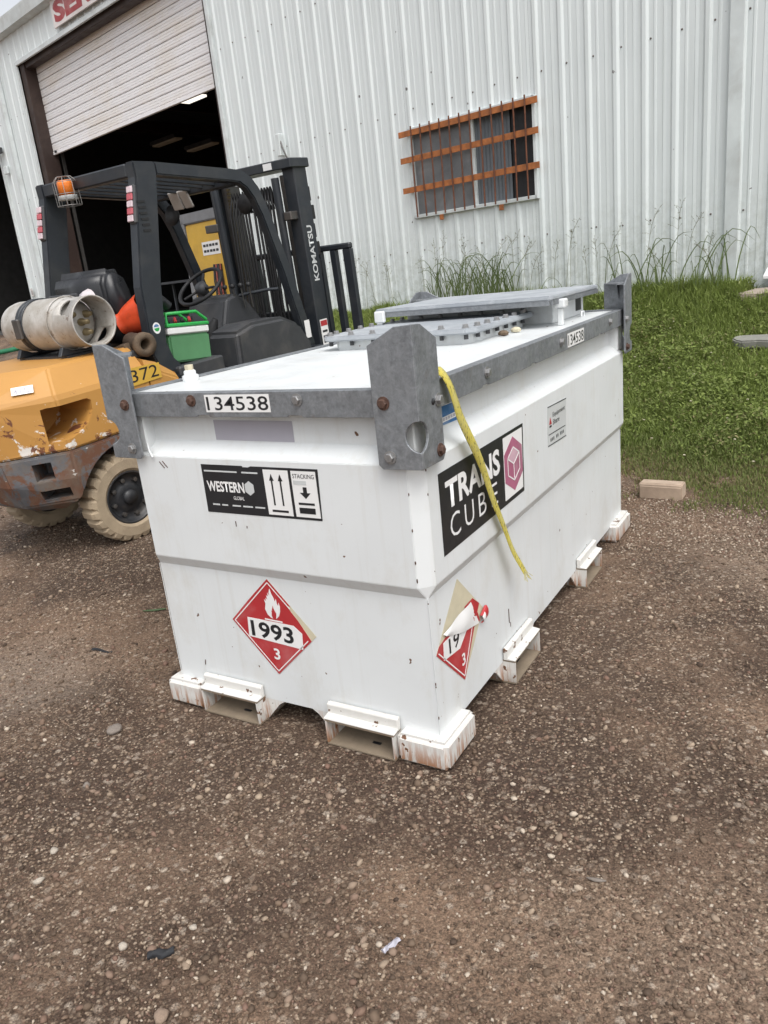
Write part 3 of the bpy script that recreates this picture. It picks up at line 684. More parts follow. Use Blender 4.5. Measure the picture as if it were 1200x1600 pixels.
mb = MB(); hx = [(-.617 + .021 * math.cos(t), .880 + .024 * math.sin(t)) for t in np.linspace(math.pi / 2, math.pi * 2.5, 7)[:-1]]
decal(hx, F_(.0007), 'label_silver', wd, 'emblem')
for z, segs in ((.929, ((-.80, -.66), (-.64, -.575))), (.815, ((-.785, -.755), (-.745, -.72), (-.70, -.665), (-.655, -.615), (-.605, -.565)))):
    for a, b in segs: decal(rect(a, z, b, z + .005), F_(.0007), 'label_silver', wd, 'print_line')
for a, b in ((-.552, -.455), (-.444, -.352)):
    decal(rect(a, .798, b, .945), F_(.0007), 'decal_white', wd, 'panel')
for x in (-.522, -.488):
    decal([(x - .003, .83), (x + .003, .83), (x + .003, .91), (x + .009, .91), (x, .932), (x - .009, .91), (x - .003, .91)], F_(.0014), 'decal_black', wd, 'arrow')
decal(rect(-.535, .808, -.472, .815), F_(.0014), 'decal_black', wd, 'print_line')
lettering('STACKING', F_(.0014) @ Matrix.Translation((-.438, .922, 0)), .080, .014, 'decal_black', wd, .006)
decal(rect(-.438, .902, -.39, .915), F_(.0014), 'label_silver', wd, 'print_box')
decal([(-.405, .895), (-.405, .877), (-.418, .877), (-.398, .858), (-.378, .877), (-.391, .877), (-.391, .895)], F_(.0014), 'decal_black', wd, 'arrow')
decal(rect(-.428, .838, -.368, .845), F_(.0014), 'decal_black', wd, 'print_line'); decal(rect(-.428, .81, -.368, .829), F_(.0014), 'decal_black', wd, 'print_line')
# scratches
for (x, z, dx, dz) in ((-.70, .745, 0, .018), (-.655, .742, .001, .008), (-1.0, .955, .02, -.022), (-.985, .957, .02, -.022), (-.99, .17, .004, .02)):
    MB().tube([(x, -.0006 + (.022 if z < .5 else 0), z), (x + dx, -.0006 + (.022 if z < .5 else 0), z + dz)], .0016, 4).build('scratch', 'bolt_rust', tank)
FLAME = [(0, -.5), (.16, -.47), (.27, -.36), (.33, -.2), (.35, -.02), (.31, .12), (.28, -.02), (.24, .06), (.22, .24), (.17, .12), (.13, .24), (.06, .38), (.01, .56), (-.04, .42), (-.03, .3), (-.1, .4), (-.09, .26), (-.16, .3), (-.13, .14), (-.2, .2), (-.19, .08), (-.27, .14), (-.23, -.0), (-.28, -.2), (-.2, -.38), (-.09, -.47)]
def placard(M, name):
    p = empty(name, None); p.parent = tank; p.matrix_local = M
    h = .180; d = [(0, h), (-h, 0), (0, -h), (h, 0)]
    I = Matrix.Identity(4)
    decal(d, I, 'residue', p, 'adhesive_residue')
    return p, h, I
pl1, h, I = placard(frameM((-.633, .0228, .377), (math.cos(.03), 0, -math.sin(.03)), (math.sin(.03), 0, math.cos(.03)), (0, -1, 0)), 'hazard_placard')
decal([(0, h), (-h * .5 - .002, h * .5), (-h * .5 - .006, h * .5 - .004), (-h, 0), (0, -h), (h * .88, -.022), (h * .62, .045), (.085, .075), (.072, .096), (.088, .092)], I, 'red_print', pl1, 'face', .0007)
for a, b in (((0, h), (-h, 0)), ((-h, 0), (0, -h)), ((0, -h), (h, 0)), ((0, h), (.09, .09))):
    k = .93; q0 = Vector(a) * k; q1 = Vector(b) * (k if abs(b[0]) != .09 else .93)
    if a == (0, -h): q1 = q0.lerp(q1, .86)
    dd = (q1 - q0).normalized().orthogonal() * .0018
    decal([tuple(q0 - dd), tuple(q1 - dd), tuple(q1 + dd), tuple(q0 + dd)], I, 'decal_white', pl1, 'border_line', .0014)
decal([(x * .105 + .006, y * .105 + .088) for x, y in FLAME], I, 'decal_white', pl1, 'flame', .0014)
decal([(x * .032 + .012, y * .05 + .058) for x, y in FLAME], I, 'red_print', pl1, 'flame_core', .0021)
decal(rect(-.03, .026, .045, .031), I, 'decal_white', pl1, 'print_line', .0014)
decal([(-.108, .022), (-.112, -.052), (.12, -.060), (.123, .0), (.09, .024)], I, 'decal_white', pl1, 'number_panel', .0014)
lettering('1993', Matrix.Translation((-.097, -.048, .0021)), .182, .062, 'decal_black', pl1, .022)
lettering('3', Matrix.Translation((-.010, -.122, .0014)), .026, .043, 'decal_white', pl1, .02)
# ---- decals on the long side
def S_(o=0): return SD(.0006 + o, 0, 0)
tc = decal([(.107, .922), (.105, .669), (.783, .673), (.797, .922)], S_(), 'decal_black', tank, 'name_decal')
lettering('TRANS', S_(.0007) @ Matrix.Translation((.145, .800, 0)), .42, .088, 'decal_white', tc, .03)
for ch_, x_, w_ in (('C', .160, .070), ('U', .265, .068), ('B', .372, .060), ('E', .476, .055)): lettering(ch_, S_(.0007) @ Matrix.Translation((x_, .705, 0)), w_, .075, 'decal_white', tc, -.006, name='letter')
decal([(.602, .910), (.598, .688), (.772, .690), (.784, .910)], S_(.0007), 'decal_white', tc, 'panel')
hexp = lambda r_, ry: [(.689 + r_ * math.cos(t), .80 + ry * math.sin(t)) for t in np.linspace(math.pi / 2, math.pi * 2.5, 7)[:-1]]
decal(hexp(.098, .098), S_(.0014), 'decal_pink', tc, 'emblem')
hp = hexp(.064, .060); cz_ = (.689, .80)
def line2(a, b, o, mat, par, t=.0022):
    a, b = Vector(a), Vector(b); d = (b - a).normalized().orthogonal() * t
    decal([tuple(a - d), tuple(b - d), tuple(b + d), tuple(a + d)], S_(o), mat, par, 'emblem_line')
for i in range(6): line2(hp[i], hp[(i + 1) % 6], .0021, 'decal_white', tc)
for i in (1, 3, 5): line2(cz_, hp[i], .0021, 'decal_white', tc)
decal([cz_, hp[5], hp[0], hp[1]], S_(.0016), 'decal_pale', tc, 'emblem_face')
eq = decal([(1.073, .925), (1.062, .766), (1.292, .759), (1.308, .918)], S_(), 'label_silver', tank, 'owner_label')
for a, b in (((1.073, .922), (1.306, .915)), ((1.065, .769), (1.293, .762)), ((1.075, .812), (1.285, .806))): line2(a, b, .0007, 'fork_dark', eq, .0018)
lettering('Equipment', S_(.0007) @ Matrix.Translation((1.130, .868, 0)), .155, .024, 'decal_black', eq, .01)
lettering('Share', S_(.0007) @ Matrix.Translation((1.130, .842, 0)), .082, .021, 'decal_black', eq, .01)
decal([(1.085, .85), (1.115, .85), (1.10, .878)], S_(.0007), 'red_print', eq, 'emblem'); decal(rect(1.088, .838, 1.112, .846), S_(.0007), 'decal_black', eq, 'emblem')
for k in range(10):
    if k not in (3, 6): decal(rect(1.095 + k * .0175, .781, 1.104 + k * .0175, .794), S_(.0007), 'fork_dark', eq, 'print_line')
bl = decal([(.215, 1.088), (.215, 1.03), (.385, 1.024), (.388, 1.082)], SD(-.0545, 0, 0), 'label_blue', tank, 'blue_label')
decal(rect(.265, 1.036, .375, 1.052), SD(-.0538, 0, 0), 'decal_white', bl, 'panel')
for k in range(5): decal(rect(.275 + k * .018, 1.040, .287 + k * .018, 1.049), SD(-.0531, 0, 0), 'label_grey', bl, 'print_line')
n2 = decal(rect(1.335, 1.117, 1.565, 1.173), SD(.0065, 0, 0), 'decal_white', tank, 'number_label')
lettering('134538', SD(.0072, 1.343, 1.123), .215, .043, 'decal_black', n2, .008)
pl2, h, I = placard(SD(-.0228, .222, .368), 'torn_placard')
decal([(-h + .02, .02), (-h, 0), (0, -h), (.115, -.012), (.15, .03), (.10, .07)], I, 'red_print', pl2, 'face', .0007)
decal([(-.13, .018), (-.135, -.04), (-.02, -.055), (.085, .012), (.05, .022)], I, 'decal_white', pl2, 'number_panel', .0014)
lettering('19', Matrix.Translation((-.095, -.038, .0021)), .075, .052, 'decal_black', pl2, .012)
lettering('3', Matrix.Translation((-.012, -.125, .0014)), .026, .043, 'decal_white', pl2, .02)
for a, b in (((-h, 0), (0, -h)), ((0, -h), (.10, -.01))):
    q0, q1 = Vector(a) * .92, Vector(b) * .92; dd = (q1 - q0).normalized().orthogonal() * .002
    decal([tuple(q0 - dd), tuple(q1 - dd), tuple(q1 + dd), tuple(q0 + dd)], I, 'decal_white', pl2, 'border_line', .0014)
# peeled flap: the upper half folded down over the rest, white backing outwards
top_ = [Vector((-.128, .047, .003)), Vector((-.02, .062, .004)), Vector((.079, .066, .004))]
bot_ = [Vector((-.115, .034, .006)), Vector((.020, -.018, .007)), Vector((.122, -.030, .008))]
def bez(P, t): return P[0] * (1 - t) ** 2 + P[1] * 2 * t * (1 - t) + P[2] * t * t
rows = []
for i in range(8):
    t = i / 7
    rows.append([tuple(bez(top_, q_).lerp(bez(bot_, q_), t) + Vector((0, 0, .004 * math.sin(math.pi * t) + .002 * math.sin(9 * q_ + 4 * t)))) for q_ in np.linspace(0, 1, 10)])
MB().loft(rows, False, True, False).build('peeled_flap', 'decal_white', pl2)
rows = [[tuple(bez(top_, q_).lerp(bez(bot_, q_), t) + Vector((.004, .004, .004 * math.sin(math.pi * t) - .0015))) for q_ in np.linspace(.75, 1.04, 4)] for t in np.linspace(0, 1, 7)]
MB().loft(rows, False, True, False).build('flap_edge', 'red_print', pl2)
rows = []
for i in range(8):
    ang = -R(30) + i / 7 * R(230)
    rows.append([tuple(Vector((.140 + .040 * q_, -.024 + .012 * q_, .010)) + Vector((.006 * math.sin(ang), .020 * math.cos(ang) * (.7 + .5 * q_), .008 * math.sin(ang)))) for q_ in np.linspace(0, 1, 5)])
MB().loft(rows, False, True, False).build('curled_corner', 'red_print', pl2)
MB().loft([[tuple(Vector(v) + Vector((-.006, 0, .0012))) for v in r_[:3]] for r_ in rows[2:7]], False, True, False).build('curled_backing', 'decal_white', pl2)
# rust weep above the near side pocket
MB().box((-.0232, .622, .205), (-.0222, .628, .262)).build('scratch', 'bolt_rust', tank); MB().box((-.0232, .634, .185), (-.0222, .638, .203)).build('scratch', 'bolt_rust', tank)

# ------------------------------------------------------------------ yellow strap hanging over the rail
pts = [(-.085, .10, 1.187), (-.045, .125, 1.205), (-.015, .145, 1.222), (.012, .162, 1.204), (.026, .178, 1.165), (.030, .198, 1.115), (.031, .225, 1.058), (.034, .288, .968), (.030, .34, .905), (.024, .392, .835), (.021, .45, .735), (.020, .52, .63), (.022, .585, .515), (.034, .628, .44), (.040, .642, .412)]
def catmull(P, n=4):
    P = [Vector(q) for q in P]; out = []
    for i in range(len(P) - 1):
        p0, p1, p2, p3 = P[max(i - 1, 0)], P[i], P[i + 1], P[min(i + 2, len(P) - 1)]
        for k in range(n):
            t = k / n; out.append(.5 * ((2 * p1) + (-p0 + p2) * t + (2 * p0 - 5 * p1 + 4 * p2 - p3) * t * t + (-p0 + 3 * p1 - 3 * p2 + p3) * t ** 3))
    return out + [P[-1]]
cp = catmull(pts); mb = MB(); rows = []
for i, q in enumerate(cp):
    t = (cp[min(i + 1, len(cp) - 1)] - cp[max(i - 1, 0)]).normalized(); tw = .14 * math.sin(i * .16)
    nrm = Vector((1, 0, .15)) if i > 10 else Vector((.3, -.2, 1)); side = t.cross(nrm).normalized(); nn = side.cross(t)
    wd_ = side * math.cos(tw) + nn * math.sin(tw); wv = .0185 * (1 - .2 * sstep(40, 56, i)); th = t.cross(wd_).normalized() * .0011
    rows.append([tuple(q - wd_ * wv - th), tuple(q - wd_ * wv * .4 - th * 1.6), tuple(q + wd_ * wv - th), tuple(q + wd_ * wv + th), tuple(q + wd_ * wv * .3 + th * 1.6), tuple(q - wd_ * wv + th)])
st = empty('ratchet_strap', None, (.03, .2, 1.1)); tag(st, 'dirty yellow webbing strap hanging over the side rail of the tank', 'strap')
o = mb.loft(rows, True, True).build('webbing', 'strap_yellow', st); o.location = (-.03, -.2, -1.1)
for k in range(7):
    e = cp[-1]; a = (k - 3) * .0035; fr = MB().tube([e + Vector((0, a, .004)), e + Vector((.004, a * 1.5 + .004, -.012)), e + Vector((.006 + .002 * k % 2, a * 2.3 + .008, -.028 - .006 * (k % 3)))], .0009, 4).build('frayed_thread', 'strap_yellow', st); fr.location = (-.03, -.2, -1.1)

# ------------------------------------------------------------------ forklift (local x forward, y left, z up)
cp_, sp_ = math.cos(FPIT), math.sin(FPIT)
F2 = Vector((FF[0] * cp_, FF[1] * cp_, sp_)); L2 = Vector((FLL[0], FLL[1], 0)); U2 = Vector((-FF[0] * sp_, -FF[1] * sp_, cp_))
FM = frameM(FLO, F2, L2, U2)
fk = empty('forklift', FM); tag(fk, 'yellow and black forklift with rusty counterweight parked behind the white tank', 'forklift')
def plan(z, xf, wy, xs, xr, wb): return [(xf, -wy, z), (xf, wy, z), (xs, wy, z), (xr, wb, z), (xr, -wb, z), (xs, -wy, z)]
cw = MB().loft([plan(.655, .30, .53, -.33, -.60, .27), plan(.93, .30, .53, -.33, -.62, .28), plan(.96, .30, .52, -.33, -.61, .27), plan(1.085, .30, .43, -.27, -.46, .20), plan(1.10, .30, .40, -.25, -.43, .19)]).build('counterweight', 'fork_yellow', fk, .012, 2, True)
for sg_ in (-1, 1):
    c = MB().prism([(-.40, .895), (-.38, .90), (-.15, .90), (-.125, .885), (-.13, .83), (-.17, .775), (-.23, .735), (-.30, .715), (-.40, .705)], 'y', -.62, -.22).build('c', None, fk)
    if sg_ > 0: c.scale = (1, -1, 1)
    bpy.context.view_layer.update(); cut(cw, c)
lw = MB().loft([plan(.30, .02, .47, -.24, -.42, .2), plan(.36, .1, .505, -.30, -.52, .24), plan(.50, .28, .525, -.33, -.585, .265), plan(.651, .28, .532, -.335, -.605, .272)]).build('lower_counterweight', 'fork_grey_rust', fk, .012, 2, True)
lw['label'] = 'grey rust-streaked lower counterweight'
for y in (-.75, .15):
    c = MB().lathe([(.34, 0), (.34, .6)], 40, frameM((0.0, y, .265), (1, 0, 0), (0, 0, -1), (0, 1, 0)), False, True).build('c', None, fk); bpy.context.view_layer.update(); cut(lw, c)
for (x, z, wx, hz) in ((-.40, .56, .05, .10), (-.36, .42, .08, .06)):
    c = MB().box((-wx, -.2, -hz / 2), (wx, .2, hz / 2), rotM('Z', -52, (x - .06, -.42, z))).build('c', None, fk); bpy.context.view_layer.update(); cut(lw, c)
MB().box((-.30, -.50, .6512), (.25, .50, .6548)).build('joint', 'black_rubber', fk)
# stickers on the counterweight (top bevel)
def bevel_frame(x, t):  # right-hand bevel face between z .96 and 1.085
    a = Vector((x, -.52, .96)); b = Vector((x, -.43, 1.085)); up = (b - a).normalized(); return frameM(tuple(a.lerp(b, t)), (1, 0, 0), tuple(up), tuple(Vector((1, 0, 0)).cross(up)))
# side hood with fleet number
hd = MB().loft([[(.30, -.53, .66), (.30, -.53, .93), (.30, -.50, 1.02), (.30, -.40, 1.045), (.30, .40, 1.045), (.30, .50, 1.02), (.30, .53, .93), (.30, .53, .66)],
                [(.40, -.53, .66), (.40, -.53, .92), (.40, -.50, .985), (.40, -.40, 1.0), (.40, .40, 1.0), (.40, .50, .985), (.40, .53, .92), (.40, .53, .66)],
                [(.52, -.53, .66), (.52, -.53, .86), (.52, -.50, .90), (.52, -.40, .91), (.52, .40, .91), (.52, .50, .90), (.52, .53, .86), (.52, .53, .66)]]).build('engine_hood', 'fork_yellow', fk, .01, 2)
plt = decal([(.02, .885), (.39, .895), (.39, .985), (.02, 1.0)], frameM((0, -.5355, 0), (1, 0, 0), (0, 0, 1), (0, -1, 0)), 'machine_yellow', fk, 'fleet_number_plate')
lettering('4372', frameM((.085, -.5363, .908), (1, 0, 0), (0, 0, 1), (0, -1, 0)), .285, .072, 'decal_black', plt, .0)
bf = Vector((-.33, -.52, .96)); br = Vector((-.61, -.27, .96)); bt = Vector((-.27, -.43, 1.085)); ex = (bf - br).normalized(); nn_ = ex.cross(bt - bf).normalized(); ey = nn_.cross(ex)
lb = decal(rect(-.012, -.024, .10, .024), frameM(tuple(br.lerp(bf, .48) + ey * .055 + nn_ * .012), tuple(ex), tuple(ey), tuple(nn_)), 'decal_white', fk, 'fleet_label')
lettering('4372', frameM(tuple(br.lerp(bf, .48) + ey * .038 + nn_ * .0128), tuple(ex), tuple(ey), tuple(nn_)), .085, .03, 'label_grey', lb, .01)
# frame and floor
MB().box((.28, -.42, .30), (2.05, .42, .66)).build('chassis', 'fork_plastic', fk, .02, 2)
MB().prism([(.50, .60), (.52, .90), (.75, .86), (1.15, .80), (1.62, .78), (1.62, .60)], 'y', -.535, .535).build('step_cover', 'fork_dark', fk, .02, 2)
lettering('KOMATSU', frameM((.95, -.536, .79), (.995, 0, -.1), (.1, 0, .995), (0, -1, 0)), .16, .024, 'label_silver', fk, .012)
MB().box((.60, -.235, .88), (1.05, .235, 1.06)).build('seat_base', 'fork_plastic', fk, .03, 2)
MB().prism([(1.10, .78), (1.12, 1.03), (1.30, 1.07), (1.62, 1.06), (1.80, .98), (1.90, .84), (1.90, .70)], 'y', -.50, -.20).build('front_fender', 'fork_plastic', fk, .03, 3)
MB().prism([(1.30, .78), (1.30, .96), (1.70, .96), (1.90, .84), (1.90, .70)], 'y', .20, .50).build('front_fender', 'fork_plastic', fk, .03, 3)
MB().prism([(1.22, .80), (1.30, 1.0), (1.40, 1.24), (1.50, 1.27), (1.62, 1.20), (1.78, 1.0), (1.84, .80)], 'y', -.19, .22).build('dashboard', 'fork_plastic', fk, .03, 3)
MB().tube([(1.20, -.14, .80), (1.22, -.16, 1.05), (1.24, -.20, 1.12)], [.05, .05, .02], 10).build('pedal_column', 'black_rubber', fk)
MB().box((.545, -.53, .80), (.93, -.245, .922)).build('step_pad', 'fork_plastic', fk, .01)
MB().box((.26, -.46, 1.03), (.50, .30, 1.075)).build('tool_tray', 'fork_plastic', fk, .008)
# steering wheel
tilt = frameM((1.42, .07, 1.335), (.80, 0, .60), (0, 1, 0), (-.60, 0, .80)); sw = empty('steering_wheel', None); sw.parent = fk; sw.matrix_local = tilt
MB().tube([((.18 * math.cos(t)), .18 * math.sin(t), 0) for t in np.linspace(0, 2 * math.pi, 33)], .014, 8, True, False).build('rim', 'black_rubber', sw)
for t in (0.4, 2.5, 4.6): MB().tube([(0, 0, -.02), (.15 * math.cos(t), .15 * math.sin(t), 0)], .010, 6).build('spoke', 'black_rubber', sw)
MB().lathe([(.001, .02), (.045, .015), (.05, -.03), (.03, -.05), (.03, -.25)], 16).build('hub', 'fork_plastic', sw)
for k in range(4): MB().tube([(1.50 + .02 * k, -.10 - .06 * k, 1.15), (1.47 + .02 * k, -.12 - .06 * k, 1.30)], [.006, .007], 6).build('lever', 'steel_worn', fk); MB().lathe([(.001, .03), (.018, .02), (.018, 0), (.001, -.01)], 10, Matrix.Translation((1.47 + .02 * k, -.12 - .06 * k, 1.30))).build('lever_knob', 'black_rubber', fk)
MB().tube([(1.52, -.2, 1.24), (1.62, -.38, 1.255), (1.66, -.46, 1.25)], .012, 6).build('side_bar', 'fork_dark', fk)
# seat
se = empty('seat', None); se.parent = fk; se.location = (.17, 0, .03)
def pad(poly, y0, y1, name, bev):
    o = MB().prism(poly, 'y', y0, y1).build(name, 'seat_vinyl', se, bev, 4); o.data.polygons.foreach_set('use_smooth', [True] * len(o.data.polygons)); return o
pad([(.30, 1.06), (.22, 1.18), (.17, 1.33), (.17, 1.44), (.21, 1.515), (.28, 1.53), (.35, 1.49), (.385, 1.38), (.40, 1.22), (.42, 1.06)], -.255, .255, 'backrest', .055)
pad([(.38, 1.03), (.38, 1.13), (.46, 1.15), (.66, 1.135), (.82, 1.165), (.90, 1.13), (.89, 1.03)], -.25, .25, 'cushion', .045)
for y in (-.285, .285): MB().tube([(.36, y, 1.10), (.33, y, 1.27), (.42, y, 1.30), (.56, y, 1.28), (.60, y, 1.24)], .035, 10).build('armrest', 'seat_vinyl', se)
MB().box((.155, -.14, 1.24), (.172, .14, 1.40), rotM('Y', -4, (0, 0, 0))).build('document_pouch', 'fork_plastic', se, .006)
# overhead guard
og = empty('overhead_guard', None); og.parent = fk
GW = .487
def bar2(poly_pts, y0, y1, name='beam', bev=.008): return MB().prism(poly_pts, 'y', y0, y1).build(name, 'fork_dark', og, bev, 2)
for sg_ in (-1, 1):
    y0, y1 = sorted((sg_ * GW, sg_ * (GW - .075)))
    bar2([(.575, 2.105), (.575, 2.02), (.43, 1.42), (.405, 1.02), (.44, .94), (.62, .80), (.72, .80), (.56, .98), (.53, 1.08), (.59, 1.42), (.74, 2.03), (.74, 2.10)], y0, y1, 'rear_post')
    pts_o = [(.74, 2.10), (1.36, 2.052), (1.48, 2.04), (1.56, 2.0), (1.62, 1.93), (1.68, 1.80), (1.80, 1.42), (1.955, .80)]
    pts_i = [(1.86, .80), (1.725, 1.36), (1.61, 1.74), (1.555, 1.86), (1.50, 1.93), (1.44, 1.965), (1.36, 1.975), (.74, 2.028)]
    bar2(pts_o + pts_i, y0 + .004, y1 - .004, 'side_rail')
    for k in range(6): MB().box((.545, sg_ * (GW + .001) - .003, 1.72 + k * .032), (.60, sg_ * (GW + .001) + .003, 1.733 + k * .032), rotM('Y', 0)).build('vent_slot', 'black_rubber', og)
MB().box((.575, -GW + .076, 2.025), (.66, GW - .076, 2.10)).build('cross_beam', 'fork_dark', og, .008)
MB().box((1.44, -GW + .076, 1.955), (1.53, GW - .076, 2.02)).build('cross_beam', 'fork_dark', og, .008)
for k in range(7):
    y = -.36 + k * .12; MB().prism([(.661, 2.085), (1.439, 2.015), (1.439, 1.975), (.661, 2.045)], 'y', y - .012, y + .012).build('roof_bar', 'fork_dark', og, .003)
# beacon in a wire cage, tail lights, mirrors
bc = empty('beacon', None); bc.parent = fk; bc.matrix_local = Matrix.Translation((.53, .11, 1.975)) @ Matrix.Scale(.85, 4)
MB().lathe([(.001, .135), (.05, .13), (.056, .11), (.056, .03), (.052, .03)], 18).build('lens', 'orange_lens', bc)
MB().lathe([(.065, .03), (.07, .0), (.001, .0)], 18).build('base', 'label_silver', bc)
for k in range(8):
    a = k * math.pi / 4; MB().tube([(.085 * math.cos(a), .085 * math.sin(a), -.04), (.085 * math.cos(a), .085 * math.sin(a), .12), (.05 * math.cos(a), .05 * math.sin(a), .155), (0, 0, .158)], .0026, 5).build('cage_wire', 'clear_wire', bc)
for z in (-.04, .04, .12): MB().tube([(.085 * math.cos(t), .085 * math.sin(t), z) for t in np.linspace(0, 2 * math.pi, 17)], .0026, 5, True, False).build('cage_ring', 'clear_wire', bc)
for sg_ in (-1, 1):
    tl = empty('tail_light', None); tl.parent = fk; tl.matrix_local = rotM('Y', 14, (.56, sg_ * .452 , 1.87))
    MB().box((-.035, -.03, -.11), (.0, .03, .11)).build('housing', 'fork_plastic', tl, .01)
    for k in range(5): MB().box((-.048, -.024, -.10 + k * .04), (-.0355, .024, -.063 + k * .04)).build('lens', 'lens_pale' if k % 2 == 0 else 'lens_red', tl, .004)
for (x, y, z) in ((1.54, .33, 1.85), (1.66, -.30, 1.845)):
    mr = empty('mirror', None); mr.parent = fk; mr.matrix_local = Matrix.Translation((x, y, z)) @ Matrix.Rotation(R(-82), 4, 'Y')
    MB().lathe([(.001, -.03), (.05, -.022), (.072, 0), (.07, .012), (.001, .006)], 20).build('shell', 'black_rubber', mr)
    MB().tube([(0, 0, -.02), (.09, 0, -.03), (.16, 0, -.01)], .008, 6).build('stalk', 'steel_worn', mr)
pm_ = empty('rear_view_mirror', None); pm_.parent = fk  # sky reflection put into the pale glass colour
for k in (0, 1): MB().box((-.004, -.085 + k * .09, -.055), (.012, -.002 + k * .09, .055), rotM('Z', -8 + 14 * k, (1.44, .10 , 1.93)) @ Matrix.Rotation(R(-20), 4, 'Y') @ Matrix.Scale(1.15, 4)).build('glass', 'mirror_pale', pm_, .006)
MB().tube([(1.46, .10, 1.97), (1.47, .10, 2.0)], .01, 6).build('stalk', 'steel_worn', pm_)
# wheels
def wheel(M, rad, wid):
    wh = empty('wheel', None); wh.parent = fk; wh.matrix_local = M
    n = 96; prof = [(rad * .60, -.42), (rad * .66, -.5), (rad * .86, -.5), (rad * .96, -.44), (rad, -.30), (rad, .30), (rad * .96, .44), (rad * .86, .5), (rad * .66, .5), (rad * .60, .42)]
    rings = []
    for j in range(n):
        a = 2 * math.pi * j / n; gr = (j % 4 == 0)
        ringp = []
        for q, (r_, h) in enumerate(prof):
            f = .925 if gr and 2 < q < 7 else 1.0
            ringp.append((r_ * f * math.cos(a), r_ * f * math.sin(a), h * wid))
        rings.append(ringp)
    m_ = len(prof); vs = [v for r_ in rings for v in r_]; fs = []
    for j in range(n):
        for q in range(m_ - 1): fs.append((j * m_ + q, j * m_ + q + 1, ((j + 1) % n) * m_ + q + 1, ((j + 1) % n) * m_ + q))
    MB().add(vs, fs).build('tyre', 'tyre_tan', wh)
    r0 = rad * .605
    MB().lathe([(r0, -.40 * wid), (r0, .42 * wid), (r0 * .93, .44 * wid), (r0 * .9, .36 * wid), (r0 * .84, .30 * wid), (r0 * .80, .24 * wid), (r0 * .55, .20 * wid), (r0 * .50, .26 * wid), (r0 * .3, .28 * wid), (.001, .28 * wid)], 36).build('rim', 'rim_dark', wh)
    for k in range(8):
        a = k * math.pi / 4 + .2; MB().lathe([(.014, 0), (.014, .02), (.001, .022)], 6, Matrix.Translation((r0 * .68 * math.cos(a), r0 * .68 * math.sin(a), .22 * wid)), False).build('lug_nut', 'steel_worn', wh)
    MB().lathe([(r0 * .28, .28 * wid), (r0 * .26, .42 * wid), (.001, .44 * wid)], 20).build('hub_cap', 'rim_dark', wh)
def wM(x, y, z, steer, sg_): return Matrix.Translation((x, y, z)) @ Matrix.Rotation(R(steer), 4, 'Z') @ Matrix.Rotation(R(90 if sg_ < 0 else -90), 4, 'X')
wheel(wM(0, -.43, .262, -6, -1), .268, .16); wheel(wM(0, .43, .262, -6, 1), .268, .16)
wheel(wM(1.66, -.47, .325, 0, -1), .335, .20); wheel(wM(1.66, .47, .325, 0, 1), .335, .20)
MB().tube([(0, -.38, .26), (0, .38, .26)], .05, 10).build('rear_axle', 'rim_dark', fk)
# mast, carriage, backrest and forks
ms = empty('mast', None); ms.parent = fk
for sg_ in (-1, 1):
    y0, y1 = sorted((sg_ * (.455 if sg_ < 0 else .42), sg_ * .345))
    MB().box((2.05, y0, .12), (2.20, y1, 2.08)).build('outer_rail', 'fork_dark', ms, .006)
    y0, y1 = sorted((sg_ * .34, sg_ * .27))
    MB().box((2.10, y0, .16), (2.24, y1, 2.02)).build('inner_rail', 'steel_worn', ms, .004)
    MB().tube([(2.0, sg_ * .31, .2), (2.0, sg_ * .31, 2.0)], .03, 10).build('lift_cylinder', 'fork_dark', ms)
    MB().box((1.97, sg_ * .38 - .05, 1.70), (2.06, sg_ * .38 + .07 * (sg_ > 0) + .02, 1.76)).build('bracket', 'steel_worn', ms, .006)
    mb = MB()
    for k in range(58): mb.box((2.075, sg_ * .25 - .014, .5 + k * .026), (2.092, sg_ * .25 + .014, .52 + k * .026))
    mb.build('lift_chain', 'chain', ms)
    for j in range(7):
        y = sg_ * (.03 + .032 * j); MB().tube([(2.02, y, .4), (2.015 + .02 * math.sin(j), y + .01, 1.1), (2.03, y, 1.8), (2.06, y * .9, 1.95), (2.1, y * .9, 1.8)], .011, 6).build('hydraulic_hose', 'black_rubber', ms)
MB().box((2.0, -.475, 2.05), (2.22, .475, 2.115)).build('top_beam', 'fork_dark', ms, .006); MB().box((2.08, -.36, .95), (2.16, .36, 1.04)).build('middle_beam', 'fork_dark', ms, .006)
MB().box((1.98, -.475, .60), (2.05, .475, .78)).build('lower_beam', 'fork_dark', ms, .006)
lettering('KOMATSU', frameM((2.155, -.4562, 1.25), (0, 0, 1), (-1, 0, 0), (0, -1, 0)), .40, .06, 'label_silver', ms, .025)
MB().box((2.075, -.4575, .72), (2.165, -.456, .96)).build('warning_label', 'decal_white', ms); MB().box((2.08, -.4585, .91), (2.16, -.4576, .95)).build('warning_band', 'red_print', ms)
for k in range(4): MB().box((2.09, -.4585, .74 + k * .04), (2.15, -.4576, .757 + k * .04)).build('print_line', 'decal_black', ms)
MB().box((1.995, -.30, 2.06), (1.999, -.22, 2.105)).build('warning_label', 'decal_white', ms)
MB().box((1.85, -.4885, .86), (1.91, -.4872, .99), rotM('Y', 0)).build('warning_label', 'decal_white', fk)
for k in range(5): MB().box((2.20, -.45, 1.30 + k * .13), (2.215 + .02 * (k % 2), -.40, 1.40 + k * .13)).build('rail_clip', 'black_rubber', ms, .004)
cr_ = empty('carriage', None); cr_.parent = fk
for z in (.22, .52): MB().box((2.26, -.52, z), (2.33, .52, z + .1)).build('crossbar', 'fork_dark', cr_, .006)
lbk = empty('load_backrest', None); lbk.parent = fk
